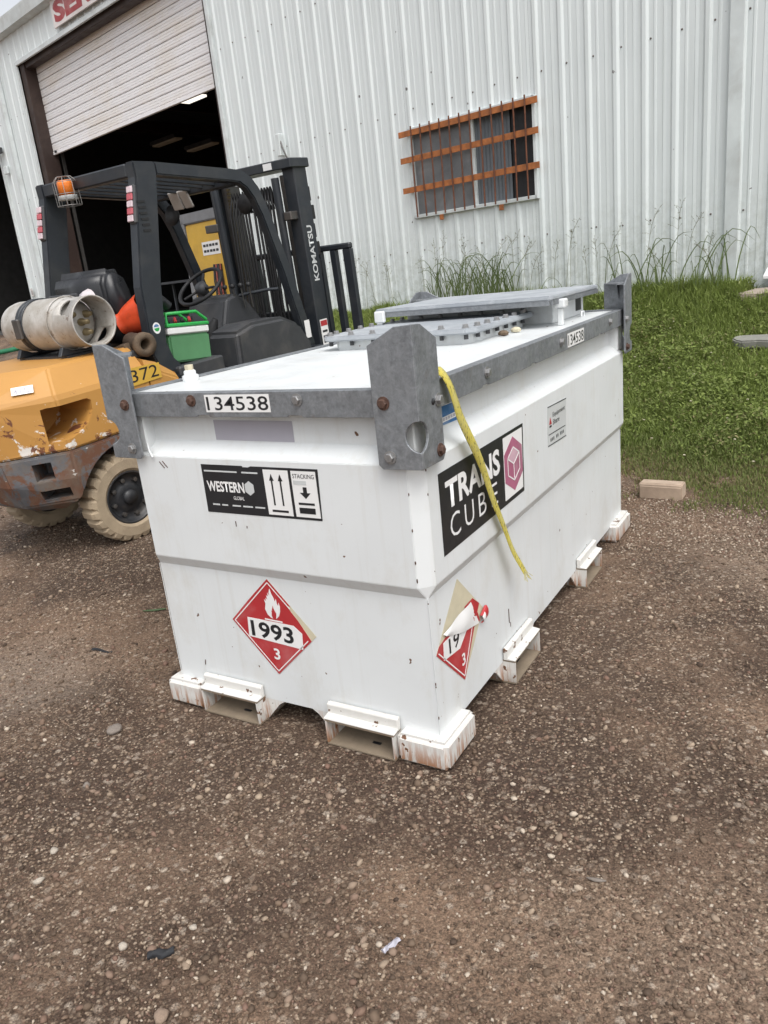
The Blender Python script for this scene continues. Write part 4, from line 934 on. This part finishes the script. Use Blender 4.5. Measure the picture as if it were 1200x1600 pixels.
MB().box((2.36, -.63, 1.445), (2.41, .63, 1.49)).build('top_rail', 'fork_dark', lbk, .01); MB().box((2.36, -.63, .60), (2.41, .63, .65)).build('bottom_rail', 'fork_dark', lbk, .01)
for y in (-.63, -.485, -.34, -.18, .0, .18, .34, .485, .57): MB().box((2.362, y, .65), (2.408, y + (.075 if y < -.6 else .055), 1.445)).build('upright', 'fork_dark', lbk, .004)
for y in (-.32, .22): MB().prism([(2.34, .02), (2.34, .6), (2.39, .6), (2.39, .06), (3.35, .035), (3.35, .02)], 'y', y, y + .10).build('fork', 'fork_dark', fk, .004)
sk = decal([(.030 * math.cos(t), .034 * math.sin(t)) for t in np.linspace(0, 2 * math.pi, 17)[:-1]], frameM((.475, -GW - .0005, 1.175), (1, 0, 0), (0, 0, 1), (0, -1, 0)), 'decal_white', fk, 'round_sticker')
decal([(.02 * math.cos(t), .02 * math.sin(t)) for t in np.linspace(math.pi, 2 * math.pi, 9)], frameM((.475, -GW - .0012, 1.175), (1, 0, 0), (0, 0, 1), (0, -1, 0)), 'green_plastic', sk, 'print_mark')
decal([(.02 * math.cos(t), .02 * math.sin(t)) for t in np.linspace(.2, math.pi - .2, 9)], frameM((.475, -GW - .0012, 1.178), (1, 0, 0), (0, 0, 1), (0, -1, 0)), 'label_blue', sk, 'print_mark')
# gas bottle cradle
MB().box((-.02, -.28, 1.10), (.26, .22, 1.112)).build('cradle_plate', 'fork_dark', fk)
for y in (-.26, .16): MB().prism([(-.06, 1.1125), (.30, 1.1125), (.27, 1.165), (.20, 1.135), (.12, 1.128), (.04, 1.135), (-.03, 1.165)], 'y', y, y + .03).build('cradle', 'fork_dark', fk, .004)
# ---- propane cylinder lying across the counterweight, valve end towards the right side
lp = empty('propane_cylinder', FM @ Matrix.Translation((.10, .02, 1.128)) @ Matrix.Diagonal((1, .93, .98, 1))); tag(lp, 'dirty white propane cylinder strapped across the back of the forklift', 'gas cylinder')
LM = frameM((0, .36, .158), (1, 0, 0), (0, 0, 1), (0, -1, 0))
rc = .152
MB().lathe([(.001, 0), (.06, .004), (.11, .03), (.142, .075), (rc, .13), (rc, .40), (rc, .58), (.145, .625), (.135, .645), (.10, .68), (.05, .70), (.001, .705)], 40, LM).build('shell', 'lpg_paint', lp)
cl = MB().lathe([(.143, .635), (.143, .84), (.147, .845), (.141, .848), (.136, .84), (.136, .66)], 40, LM).build('collar', 'lpg_paint', lp)
c = MB().lathe([(.035, -.3), (.035, .3)], 16, LM @ Matrix.Translation((.10, -.10, .74)) @ Matrix.Rotation(R(90), 4, 'Y') @ Matrix.Rotation(R(45), 4, 'X') @ Matrix.Diagonal((1, 1.5, 1, 1)), False, True).build('c', None, lp)
c.matrix_local = Matrix.Translation((0, 0, 0)); bpy.context.view_layer.update(); cut(cl, c)
MB().tube([(rc * 1.02 * math.cos(t), .36 - .60, .158 + rc * 1.02 * math.sin(t)) for t in np.linspace(0, 2 * math.pi, 25)], .004, 6, True, False).build('weld_ring', 'lpg_paint', lp)
for (a, b, hgt_) in ((0, 0, .09), (.05, .04, .06), (-.05, .05, .05), (.02, -.06, .07)):
    MB().lathe([(.022, .66), (.022, .69 + hgt_ * .4), (.014, .69 + hgt_ * .45), (.014, .69 + hgt_), (.001, .69 + hgt_)], 10, LM @ Matrix.Translation((a, b, 0))).build('valve', 'brass', lp)
for yy in (.06,):
    MB().lathe([(rc + .002, .27), (rc + .008, .27), (rc + .008, .305), (rc + .002, .305)], 40, LM).build('strap', 'fork_dark', lp); MB().lathe([(rc + .002, .315), (rc + .008, .315), (rc + .008, .34), (rc + .002, .34)], 40, LM).build('strap', 'fork_dark', lp)
MB().box((-rc - .025, .02, .10), (-rc - .005, .09, .22)).build('strap_buckle', 'steel_worn', lp, .006)
MB().box((-.02, -.20, .158 + rc - .012), (.05, -.08, .158 + rc - .004)).build('label', 'decal_white', lp)
# ---- orange bucket piece, bag and pipe on the counterweight, green box on the floor
mb = MB(); rows = []
for t in np.linspace(0, 1, 5):
    rows.append([((.05 + .055 * t) * (1 + .14 * math.sin(3 * a + 1)) * math.cos(a), (.05 + .055 * t) * (1 + .12 * math.cos(4 * a)) * math.sin(a), .17 * t + .02 * math.sin(2 * a) * t) for a in np.linspace(0, 2 * math.pi, 17)[:-1]])
ob = mb.loft(rows[:1] + rows, False, True).build('torn_bucket', 'red_orange')
ob.matrix_world = FM @ frameM((.34, -.17, 1.205), (.45, -.55, .70), (.77, .64, 0), (-.45, .54, .71))
ob.matrix_world = FM @ (Matrix.Translation((.42, -.22, 1.22)) @ Matrix.Rotation(R(72), 4, 'X') @ Matrix.Rotation(R(35), 4, 'Y') @ Matrix.Scale(1.15, 4))
tag(ob, 'torn orange plastic bucket lying beside the forklift seat', 'bucket')
mb = MB(); mb.lathe([(.001, .05), (.05, .05), (.09, .03), (.10, .0), (.07, -.025), (.001, -.03)], 12)
mb.v = [(x * 1.3 + .012 * math.sin(40 * y), y * 1.0, z * 1.2 + .012 * math.sin(55 * x + 30 * y)) for x, y, z in mb.v]
bgb = mb.build('plastic_bag', 'bag_plastic'); bgb.matrix_world = FM @ Matrix.Translation((.36, -.14, 1.36)) @ Matrix.Rotation(R(50), 4, 'X'); tag(bgb, 'crumpled clear plastic bag stuffed behind the forklift seat', 'plastic bag')
pp = MB().lathe([(.030, -.09), (.058, -.09), (.060, .05), (.072, .055), (.072, .085), (.045, .09), (.032, .085), (.030, -.09)], 18).build('pipe_fitting', 'pipe_rust')
pp.matrix_world = FM @ Matrix.Translation((.37, -.42, 1.105)) @ Matrix.Rotation(R(95), 4, 'X') @ Matrix.Rotation(R(-12), 4, 'Y'); tag(pp, 'rusty pipe fitting lying beside the rear guard post', 'pipe fitting')
p2 = MB().lathe([(.001, -.05), (.03, -.05), (.034, .0), (.03, .05), (.001, .05)], 10, None, False).build('scrap_valve', 'pipe_rust'); p2.matrix_world = FM @ Matrix.Translation((.30, -.36, 1.085)) @ Matrix.Rotation(R(80), 4, 'X'); tag(p2, 'small rusty scrap part next to the pipe fitting', 'scrap')
gb = empty('battery_box', FM @ Matrix.Translation((.73, -.36, .925)) @ Matrix.Rotation(R(6), 4, 'Y')); tag(gb, 'green and white battery booster box on the forklift step', 'battery box')
MB().box((-.17, -.10, .0), (.17, .10, .17)).build('case', 'green_label', gb, .012, 2); MB().box((-.172, -.102, .172), (.172, .102, .215)).build('cover', 'decal_white', gb, .008)
MB().box((-.175, -.105, .217), (.175, .105, .240)).build('rim', 'green_plastic', gb, .006)
MB().tube([(-.165, -.09, .24), (-.165, -.09, .30), (.08, -.09, .305), (.165, -.09, .25)], .010, 8).build('handle', 'green_plastic', gb); MB().tube([(-.165, .09, .24), (-.165, .09, .30), (.08, .09, .305), (.165, .09, .25)], .010, 8).build('handle', 'green_plastic', gb)
for k in range(4): MB().tube([(-.10 + .06 * k, -.03, .245), (-.08 + .06 * k, .0, .27), (-.06 + .06 * k, .03, .25)], .010, 6).build('cable', 'red_print' if k % 2 else 'black_rubber', gb)

# ------------------------------------------------------------------ loose things on the ground
def at(x, y, dz=0): return Vector((x, y, float(height(x, y)) + dz))
def lump(name, mat, x, y, size, seed, flat=.7, rot=0.0):
    r2 = random.Random(seed); bm = bmesh.new(); bmesh.ops.create_icosphere(bm, subdivisions=2, radius=1)
    ph = [r2.uniform(0, 6) for _ in range(6)]
    for v in bm.verts:
        d = 1 + .13 * math.sin(3 * v.co.x + ph[0]) + .12 * math.sin(3.3 * v.co.y + ph[1]) + .1 * math.sin(4 * v.co.z + ph[2]) + .05 * math.sin(7 * v.co.x + 5 * v.co.y + ph[3])
        v.co *= d
    me = bpy.data.meshes.new(name); bm.to_mesh(me); bm.free(); me.polygons.foreach_set('use_smooth', [True] * len(me.polygons))
    o = link(name, me, mat); o.scale = (size[0] / 2, size[1] / 2, size[2] / 2); o.location = at(x, y, size[2] * .28); o.rotation_euler = (0, 0, rot); return o
simple('stone_grey', (.20, .17, .145), .85, sc=8, var=.25, bump=.3); simple('stone_pale', (.40, .35, .29), .85, sc=8, var=.2, bump=.3); simple('stone_tan', (.26, .19, .14), .85, sc=8, var=.2, bump=.3)
for i, (x, y, s3, m, lab) in enumerate(((-1.215, -.257, (.052, .050, .034), 'stone_grey', 'large rounded grey-brown stone in front of the left tank foot'),
        (-.823, -.864, (.030, .020, .016), 'stone_pale', 'flat pale oval stone on bare damp dirt'), (-.886, -.768, (.025, .022, .016), 'stone_pale', 'small white round stone near the flat pale stone'),
        (-.205, -1.01, (.034, .030, .024), 'stone_tan', 'rounded tan stone beside the black rag'), (-.43, -.918, (.024, .021, .016), 'stone_pale', 'pale egg-shaped stone left of the black rag'),
        (-.31, -.80, (.022, .016, .012), 'stone_pale', 'cream stone just behind the black rag'), (.10, -.66, (.022, .017, .012), 'stone_tan', 'yellowish pebble before the tank'),
        (-1.05, -.52, (.026, .022, .016), 'stone_grey', 'grey stone on the gravel before the tank'))):
    o = lump('stone', m, x, y, s3, 40 + i, rot=i * 1.3); tag(o, lab, 'stone', 'larger stones on the gravel')
mb = MB(); rows = []
for t in np.linspace(0, 1, 15):
    wv = .011 + .002 * math.sin(t * 14 + 1); wv *= .55 + .45 * math.sin(math.pi * (.12 + .8 * t)); rows.append([((t - .5) * .062, wv * math.cos(a) * (1 + .25 * math.sin(5 * a + 8 * t)) + .004 * math.sin(7 * t), .006 + .008 * math.sin(a) * (1 + .3 * math.sin(3 * a + 11 * t))) for a in np.linspace(0, 2 * math.pi, 15)[:-1]])
rg = mb.loft(rows, True, True).build('rag', 'rag_black'); rg.location = at(-.328, -.892); rg.rotation_euler = (0, 0, R(40)); tag(rg, 'twisted black scrap of cloth on the gravel in front of the tank', 'rag')
mb = MB(); mb.loft([[((t - .5) * .11, -.007, .004 + .006 * math.sin(t * 5)), ((t - .5) * .11, .007, .006 + .006 * math.sin(t * 5 + .6)), ((t - .5) * .11, .007, .002 + .006 * math.sin(t * 5 + .6)), ((t - .5) * .11, -.007, .000 + .006 * math.sin(t * 5))] for t in np.linspace(0, 1, 9)])
rs = mb.build('rubber_strip', 'rag_black'); rs.location = at(-1.79, .17); rs.rotation_euler = (0, 0, R(10)); tag(rs, 'thin black rubber strip on the dirt left of the tank', 'rubber strip')
lf = MB().loft([[((t - .5) * .05, -.008 * math.sin(math.pi * t), .004), ((t - .5) * .05, 0, .007), ((t - .5) * .05, .008 * math.sin(math.pi * t), .004), ((t - .5) * .05, 0, .002)] for t in np.linspace(.02, .98, 7)], True, True).build('dead_leaf', 'stone_grey'); lf.location = at(.539, -.264); lf.rotation_euler = (0, 0, R(10)); tag(lf, 'grey curled dead leaf on gravel near the tank', 'leaf')
lf2 = MB().loft([[((t - .5) * .12, -.012 * math.sin(math.pi * t), .004), ((t - .5) * .12, 0, .009), ((t - .5) * .12, .012 * math.sin(math.pi * t), .004), ((t - .5) * .12, 0, .002)] for t in np.linspace(.02, .98, 7)], True, True)
simple('leaf_green', (.06, .10, .04), .6, sc=20)
lf2 = lf2.build('fallen_leaf', 'leaf_green'); lf2.location = at(-1.86, .56); lf2.rotation_euler = (0, 0, R(30)); tag(lf2, 'narrow green leaf lying on dirt beside the tank', 'leaf')
pw = MB().loft([[((t - .5) * .05, -.008 + .003 * math.sin(9 * t), .004), ((t - .5) * .05, 0, .010 + .004 * math.sin(12 * t)), ((t - .5) * .05, .009, .003), ((t - .5) * .05, 0, .001)] for t in np.linspace(0, 1, 7)]).build('plastic_scrap', 'label_grey'); pw.location = at(.167, -.644); pw.rotation_euler = (0, 0, R(70)); tag(pw, 'crumpled grey plastic scrap on gravel', 'scrap')
# timber block, slabs, white vent
tb = MB().prism([(-.05, 0), (.05, 0), (.052, .075), (.036, .098), (-.046, .100), (-.054, .085)], 'x', -.125, .125).build('timber_block', 'timber', None, .006, 2); tb.location = at(.085, 2.865, -.006); tb.rotation_euler = (R(2), 0, R(-3)); tag(tb, 'short cut timber block lying at the grass edge behind the tank', 'timber block')
def slab_(name, mat, s, w_, z, sx, sy, sz, rz, lab, rx=0):
    r2 = random.Random(int(sx * 1000)); n = 17; poly = []
    for k in range(n):
        a = 2 * math.pi * k / n; cx_ = max(-1, min(1, 1.35 * math.cos(a))); cy_ = max(-1, min(1, 1.35 * math.sin(a))); poly.append((cx_ * sx / 2 * r2.uniform(.8, 1.05), cy_ * sy / 2 * r2.uniform(.72, 1.05)))
    o = MB().prism(poly, 'z', 0, sz).build(name, mat, None, .012, 2); P = WO + WD * s - WN * w_; o.location = (P[0], P[1], z); o.rotation_euler = (R(rx), 0, R(rz - 13.3)); tag(o, lab, 'concrete slab'); return o
slab_('concrete_slab', 'concrete', -2.22, .42, .905, .95, .40, .07, 2, 'pinkish broken concrete slab against the wall base', 6)
slab_('concrete_slab', 'concrete_grey', -2.1, 1.32, .60, .62, .24, .07, -4, 'mossy grey concrete slab lying in the grass', 8)
slab_('concrete_slab', 'concrete_grey', -1.7, .85, .74, .5, .30, .09, 15, 'grey rubble piece between the two slabs', 5)
vb = empty('wall_vent', bldM(-2.35, -.06, 1.06)); tag(vb, 'small white vent hood on the wall above the slab', 'vent')
MB().prism([(.02, 0), (.02, .10), (-.03, .10), (-.14, .03), (-.14, .0)], 'x', -.22, .25).build('hood', 'decal_white', vb, .004); MB().box((-.18, -.09, -.11), (.22, .02, -.002)).build('duct', 'fork_dark', vb)
gh = MB().tube([at(-14.6, 8.25, .05), at(-14.1, 8.45, .05), at(-13.5, 8.75, .06), at(-12.9, 8.7, .05), at(-12.4, 8.9, .05)], .05, 8).build('green_hose', 'hose_green'); tag(gh, 'green hose lying on the ground beyond the forklift', 'hose')

# ------------------------------------------------------------------ gravel (uncountable)
g = NG('pebbles')
at_ = g.n('ShaderNodeAttribute'); at_.attribute_name = 'tint'
c1 = g.ramp(at_.outputs['Fac'], [(0.0, (.065, .043, .030)), (.3, (.13, .090, .062)), (.5, (.19, .132, .092)), (.62, (.19, .115, .085)), (.75, (.29, .22, .16)), (.9, (.38, .295, .215)), (1.0, (.50, .42, .335))])
c1 = g.mix(.35, c1, g.ramp(g.noise(90, 3), [(.3, .5), (.7, 1.0)]), 'MULTIPLY')
MATS['pebbles'] = g.set(c1, .75, 0, .3)
def scatter(n, xr, yr, lo, hi, power, seed, near=0.0, big=False):
    r_ = np.random.default_rng(seed); X = r_.uniform(*xr, n * 3); Y = r_.uniform(*yr, n * 3)
    d = np.hypot(X - .98, Y + 1.78)
    keep = r_.uniform(0, 1, n * 3) < np.clip((near / np.maximum(d, .3)) ** 1.2, 0, 1) if near else np.ones(n * 3, bool)
    clump = .5 + .5 * vnoise(X * 2.1, Y * 2.1, 5)
    keep &= r_.uniform(0, 1, n * 3) < .35 + .65 * clump
    foot_ = (X > -1.17) & (X < .03) & (Y > -.03) & (Y < .2); foot_ |= (X > -1.17) & (X < .03) & (Y > .2) & (Y < 2.33)
    keep &= ~foot_
    w_ = -((X - WO[0]) * WN[0] + (Y - WO[1]) * WN[1]); keep &= (w_ > 3.62 + .12 * vnoise(X * 2.6, Y * 2.6, 8)) | (X < -1.2); keep &= w_ > .4
    X, Y = X[keep][:n], Y[keep][:n]; m = len(X)
    sz = lo + (hi - lo) * r_.uniform(0, 1, m) ** power
    tint = np.clip(r_.normal(.44, .26, m) + .08 * (sz > lo * 2), 0, 1)
    if big: bm = bmesh.new(); bmesh.ops.create_icosphere(bm, subdivisions=1, radius=1); bv = np.array([v.co[:] for v in bm.verts]); bf_ = np.array([[v.index for v in f.verts] for f in bm.faces]); bm.free()
    else:
        bv = np.array([(1, 0, 0), (-1, 0, 0), (0, 1, 0), (0, -1, 0), (0, 0, 1), (0, 0, -1.)]); bf_ = np.array([(0, 2, 4), (2, 1, 4), (1, 3, 4), (3, 0, 4), (2, 0, 5), (1, 2, 5), (3, 1, 5), (0, 3, 5)])
    k = len(bv); P = bv[None] * (1 + r_.uniform(-.28, .28, (m, k, 3)))
    P *= np.stack([sz * .5, sz * .5 * r_.uniform(.55, 1, m), sz * .5 * r_.uniform(.4, .8, m)], -1)[:, None, :]
    a = r_.uniform(0, 2 * np.pi, m); ca, sa = np.cos(a)[:, None], np.sin(a)[:, None]; tl = r_.normal(0, .25, m)[:, None]
    x_, y_, z_ = P[..., 0], P[..., 1], P[..., 2]; z2 = z_ + tl * x_
    Q = np.stack([x_ * ca - y_ * sa + X[:, None], x_ * sa + y_ * ca + Y[:, None], z2 + (height(X, Y) + sz * .12)[:, None]], -1).reshape(-1, 3)
    Fc = (bf_[None] + (np.arange(m) * k)[:, None, None]).reshape(-1, 3)
    return Q, Fc, np.repeat(tint, k)
for args, nm, sm, lab in (((120000, (-3.2, 2.6), (-1.7, 3.3), .0035, .014, 2.0, 1, 2.2), 'gravel', False, 'fine pale gravel grains pressed into the dirt'),
                      ((15000, (-5.5, 3.0), (-1.7, 3.6), .009, .028, 2.8, 2, 2.6, True), 'pebbles', True, 'scattered rounded pebbles on the dirt yard'),
                      ((12000, (-.4, 2.6), (2.0, 3.5), .006, .020, 1.6, 3, 0, False), 'light_gravel', False, 'light loose gravel along the grass edge')):
    Q, Fc, tn = scatter(*args)
    if nm == 'light_gravel': tn = np.clip(tn + .2, 0, 1)
    o = fast_mesh(nm, Q, Fc, 'pebbles', attr=tn, smooth=sm); tag(o, lab, 'gravel', kind='stuff')

# ------------------------------------------------------------------ grass and ground cover
g = NG('grass')
at_ = g.n('ShaderNodeAttribute'); at_.attribute_name = 'tint'
c1 = g.ramp(at_.outputs['Fac'], [(0.0, (.27, .22, .11)), (.14, (.23, .215, .095)), (.3, (.155, .195, .06)), (.6, (.205, .265, .066)), (.85, (.275, .335, .092)), (1.0, (.36, .38, .16))])
MATS['grass'] = g.set(c1, .6, 0, .25)
tr_ = g.n('ShaderNodeBsdfTranslucent'); g.l(c1, tr_.inputs[0]); mx_ = g.n('ShaderNodeMixShader'); mx_.inputs[0].default_value = .35
g.l(g.b.outputs[0], mx_.inputs[1]); g.l(tr_.outputs[0], mx_.inputs[2]); g.l(mx_.outputs[0], g.out.inputs[0])
def wall_xy(s, w_): return WO[0] + WD[0] * s - WN[0] * w_, WO[1] + WD[1] * s - WN[1] * w_
def lush(X, Y, w_):
    e = 3.05 + .32 * vnoise(X * 1.4, Y * 1.4, 3)
    return sstep(e + .25, e - .45, w_)
def blades(n, sr, wr, seed, hmax):
    r_ = np.random.default_rng(seed); s = r_.uniform(*sr, n); w_ = r_.uniform(*wr, n); X, Y = wall_xy(s, w_)
    lu = lush(X, Y, w_); edge = 3.66 + .16 * vnoise(X * 2.6, Y * 2.6, 8) + .22 * r_.normal(0, .4, n)
    bare = vnoise(X * 2.3 + 4, Y * 2.3, 6)
    keep = (w_ < edge) & (r_.uniform(0, 1, n) < .75 + .25 * lu) & ~((lu < .5) & (bare > .34 + .3 * r_.uniform(0, 1, n)))
    keep &= ~((X > -1.2) & (X < .05) & (Y < 2.36)) & clear_of(X, Y)
    X, Y, w_, lu = X[keep], Y[keep], w_[keep], lu[keep]; n = len(X)
    H = (.034 + lu * hmax * (.45 + .75 * sstep(1.2, .2, w_)) * (.75 + .5 * vnoise(X * 3, Y * 3, 1))) * r_.uniform(.5, 1.25, n); H = np.maximum(H, .015)
    a = r_.uniform(0, 2 * np.pi, n); dx, dy = np.cos(a), np.sin(a); lean = r_.uniform(.1, .85, n) * H; wd_ = (.0026 + .0028 * lu * r_.uniform(.4, 1, n))
    px_, py_ = -dy * wd_, dx * wd_; Z = height(X, Y) - .004
    b0 = np.stack([X - px_, Y - py_, Z], -1); b1 = np.stack([X + px_, Y + py_, Z], -1)
    m0 = np.stack([X + dx * lean * .35 - px_ * .8, Y + dy * lean * .35 - py_ * .8, Z + H * .6], -1); m1 = m0 + np.stack([px_ * 1.6, py_ * 1.6, 0 * Z], -1)
    t = np.stack([X + dx * lean, Y + dy * lean, Z + H * r_.uniform(.7, 1, n)], -1)
    V = np.stack([b0, b1, m0, m1, t], 1).reshape(-1, 3); k = np.arange(n)[:, None] * 5
    Fc = np.concatenate([k + [0, 1, 3], k + [0, 3, 2], k + [2, 3, 4]], 0)
    tint = np.clip(.30 + .30 * lu + r_.normal(0, .13, n) + .12 * vnoise(X * 1.1, Y * 1.1, 9), 0, 1)
    return V, Fc, np.repeat(tint, 5)
def clear_of(X, Y):
    s_ = (X - WO[0]) * WD[0] + (Y - WO[1]) * WD[1]; w_ = -((X - WO[0]) * WN[0] + (Y - WO[1]) * WN[1])
    return ~((s_ > -2.66) & (s_ < -1.3) & (w_ < .56)) & ~((s_ > -2.36) & (s_ < -1.8) & (w_ > 1.2) & (w_ < 1.42))
def leaves(n, sr, wr, seed):
    r_ = np.random.default_rng(seed); s = r_.uniform(*sr, n); w_ = r_.uniform(*wr, n); X, Y = wall_xy(s, w_)
    lu = lush(X, Y, w_); cl_ = .5 + .5 * vnoise(X * 4.2, Y * 4.2, 4)
    keep = r_.uniform(0, 1, n) < lu * (.12 + .88 * cl_ ** 1.6) + .02 * (w_ < 3.6); keep &= ~((X > -1.2) & (X < .05) & (Y < 2.36)) & clear_of(X, Y)
    X, Y, lu, cl_ = X[keep], Y[keep], lu[keep], cl_[keep]; n = len(X)
    Z = height(X, Y) + (.02 + .17 * cl_ * r_.uniform(0, 1, n) ** .6) * (.15 + .85 * lu)
    L_ = r_.uniform(.006, .021, n) * (.5 + .5 * lu); W_ = L_ * r_.uniform(.35, .6, n); a = r_.uniform(0, 2 * np.pi, n); ti = r_.normal(.1, .5, n); ro = r_.normal(0, .5, n)
    d = np.stack([np.cos(a) * np.cos(ti), np.sin(a) * np.cos(ti), np.sin(ti)], -1); sdv = np.stack([-np.sin(a) * np.cos(ro), np.cos(a) * np.cos(ro), np.sin(ro)], -1); C = np.stack([X, Y, Z], -1)
    V = np.stack([C - d * L_[:, None], C + sdv * W_[:, None], C + d * L_[:, None], C - sdv * W_[:, None]], 1).reshape(-1, 3)
    k = np.arange(n)[:, None] * 4; Fc = np.concatenate([k + [0, 1, 2], k + [0, 2, 3]], 0)
    tint = np.clip(.56 + r_.normal(0, .2, n) + .26 * vnoise(X * 1.7, Y * 1.7, 7), .05, 1); return V, Fc, np.repeat(tint, 4)
V, Fc, tn = blades(200000, (-6.0, 1.6), (.04, 3.95), 21, .17); o = fast_mesh('grass', V, Fc, 'grass', attr=tn); tag(o, 'green grass sloping up to the building beside the tank', 'grass', kind='stuff')
V, Fc, tn = blades(95000, (-3.6, 1.6), (2.5, 3.9), 27, .06); o = fast_mesh('mown_grass', V, Fc, 'grass', attr=np.clip(tn - .09, 0, 1)); tag(o, 'short thin grass at the lower edge of the bank', 'grass', kind='stuff')
V, Fc, tn = blades(26000, (-11.5, -6.5), (.04, 1.3), 22, .12); o = fast_mesh('grass_strip', V, Fc, 'grass', attr=tn); tag(o, 'strip of grass along the wall foot behind the tank', 'grass', kind='stuff')
V, Fc, tn = leaves(290000, (-6.0, 1.9), (.05, 3.6), 23); o = fast_mesh('ground_cover', V, Fc, 'grass', attr=tn); tag(o, 'low leafy weeds covering the grass bank', 'weeds', kind='stuff')
# yellow and white specks of flowers
r_ = np.random.default_rng(5); n = 60; s = r_.uniform(-3.2, 0, n); w_ = r_.uniform(.8, 3.4, n); X, Y = wall_xy(s, w_); mb = MB()
for x, y in zip(X, Y):
    z = float(height(x, y)) + rng.uniform(.06, .16); mb.lathe([(.001, .004), (.009, .003), (.007, -.002)], 6, Matrix.Translation((x, y, z)), False)
o = mb.build('wild_flowers', 'residue'); tag(o, 'tiny pale yellow flowers dotted over the grass', 'flowers', kind='stuff')
# tall weeds along the wall
def ribbon(mb, P, w0):
    P = catmull(P, 3); rows = []
    for i, q in enumerate(P):
        t = (P[min(i + 1, len(P) - 1)] - P[max(i - 1, 0)]).normalized(); sd_ = t.cross(Vector((.2, .97, .1))).normalized() * w0 * (1 - (i / (len(P) - 1)) ** 2 * .95)
        rows.append([tuple(q - sd_), tuple(q + sd_)])
    mb.loft(rows, False, True, False)
g = NG('weed_green'); c1 = g.ramp(g.noise(3, 3), [(.3, (.08, .115, .04)), (.7, (.14, .185, .06))]); MATS['weed_green'] = g.set(c1, .6)
g = NG('weed_straw'); c1 = g.ramp(g.noise(9, 3), [(.3, (.10, .115, .06)), (.7, (.20, .19, .115))]); MATS['weed_straw'] = g.set(c1, .7)
def tuft(s, w_, nb, hb, ns, hs_, seed, lab, wid=.006):
    r2 = random.Random(seed); x, y = wall_xy(s, w_); z = float(height(x, y)) - .01
    t_ = empty('tall_grass_tuft', None, (x, y, z)); tag(t_, lab, 'weeds', 'tall weeds along the wall')
    mb = MB()
    for k in range(nb):
        a = r2.uniform(0, 6.283); h = hb * r2.uniform(.5, 1.1); le = h * r2.uniform(.15, .75); bx, by = r2.uniform(-.12, .12), r2.uniform(-.06, .06); dx, dy = math.cos(a), .45 * math.sin(a) - .1
        ribbon(mb, [(bx, by, 0), (bx + dx * le * .25, by + dy * le * .25, h * .55), (bx + dx * le * .7, by + dy * le * .7, h * .95), (bx + dx * le * 1.15, by + dy * le * 1.15, h * r2.uniform(.7, 1.0))], wid * r2.uniform(.6, 1.2))
    if nb: mb.build('blades', 'weed_green', t_)
    mb = MB()
    for k in range(ns):
        a = r2.uniform(0, 6.283); h = hs_ * r2.uniform(.6, 1.1); le = h * r2.uniform(.05, .35); dx, dy = math.cos(a), .4 * math.sin(a); bx = r2.uniform(-.12, .12)
        P = catmull([(bx, 0, 0), (bx + dx * le * .3, dy * le * .3, h * .5), (bx + dx * le * .7, dy * le * .7, h * .85), (bx + dx * le * 1.2, dy * le * 1.2, h)], 3)
        mb.tube(P, .0022, 4, True, False)
        for j in range(5, len(P)):
            for q in range(2):
                b = r2.uniform(0, 6.283); l_ = r2.uniform(.05, .13) * (1.3 - j / len(P)); e = P[j] + Vector((math.cos(b) * l_, .4 * math.sin(b) * l_, r2.uniform(.0, .08)))
                mb.tube([P[j], (P[j] + e) / 2 + Vector((0, 0, .01)), e], .0011, 3, True, False)
                for m_ in range(2):
                    c = P[j].lerp(e, r2.uniform(.5, 1)); mb.add([c + Vector((-.003, 0, 0)), c + Vector((0, 0, .007)), c + Vector((.003, 0, 0)), c + Vector((0, 0, -.005))], [(0, 1, 2, 3)])
    if ns: mb.build('seed_stems', 'weed_straw', t_)
lush_lab = ['dense green grass tuft below the left end of the barred window', 'dense grass tuft with crossing blades below the filmed window pane', 'thick grass tuft below the middle mullion of the window', 'leaning grass tuft below the ribbed window blind', 'bushy grass tuft below the black window screen', 'grass tuft at the right end of the window grass clump']
wisp_lab = 'wispy seeding grass with thin stems against the pale wall'
arch_lab = 'tall arching weed with drooping blades at the wall beyond the tank post'
for k, (s, w_) in enumerate(((-6.35, .30), (-6.15, .22), (-5.95, .32), (-5.75, .2), (-5.55, .3), (-5.4, .25))): tuft(s, w_, 22, .62, 2, .85, 100 + k, lush_lab[k], .007)
for k, (s, w_) in enumerate(((-8.6, .2), (-8.0, .2), (-7.6, .25), (-7.2, .2), (-6.8, .2), (-5.1, .2), (-4.85, .25), (-4.6, .2), (-4.3, .2))): tuft(s, w_, 3, .3, 2, .7 if s < -6 else .8, 130 + k, wisp_lab if s > -6 else 'faint wispy grass with few stems on the green-stained wall foot', .004)
for k, (s, w_) in enumerate(((-4.05, .3), (-3.8, .25), (-3.6, .3), (-3.45, .2), (-3.25, .3), (-3.05, .25), (-2.9, .3))): tuft(s, w_, 6, .6, 1, .8, 160 + k, arch_lab if k % 2 else 'tall arching grass with bent stems near the wall trim strip', .006)
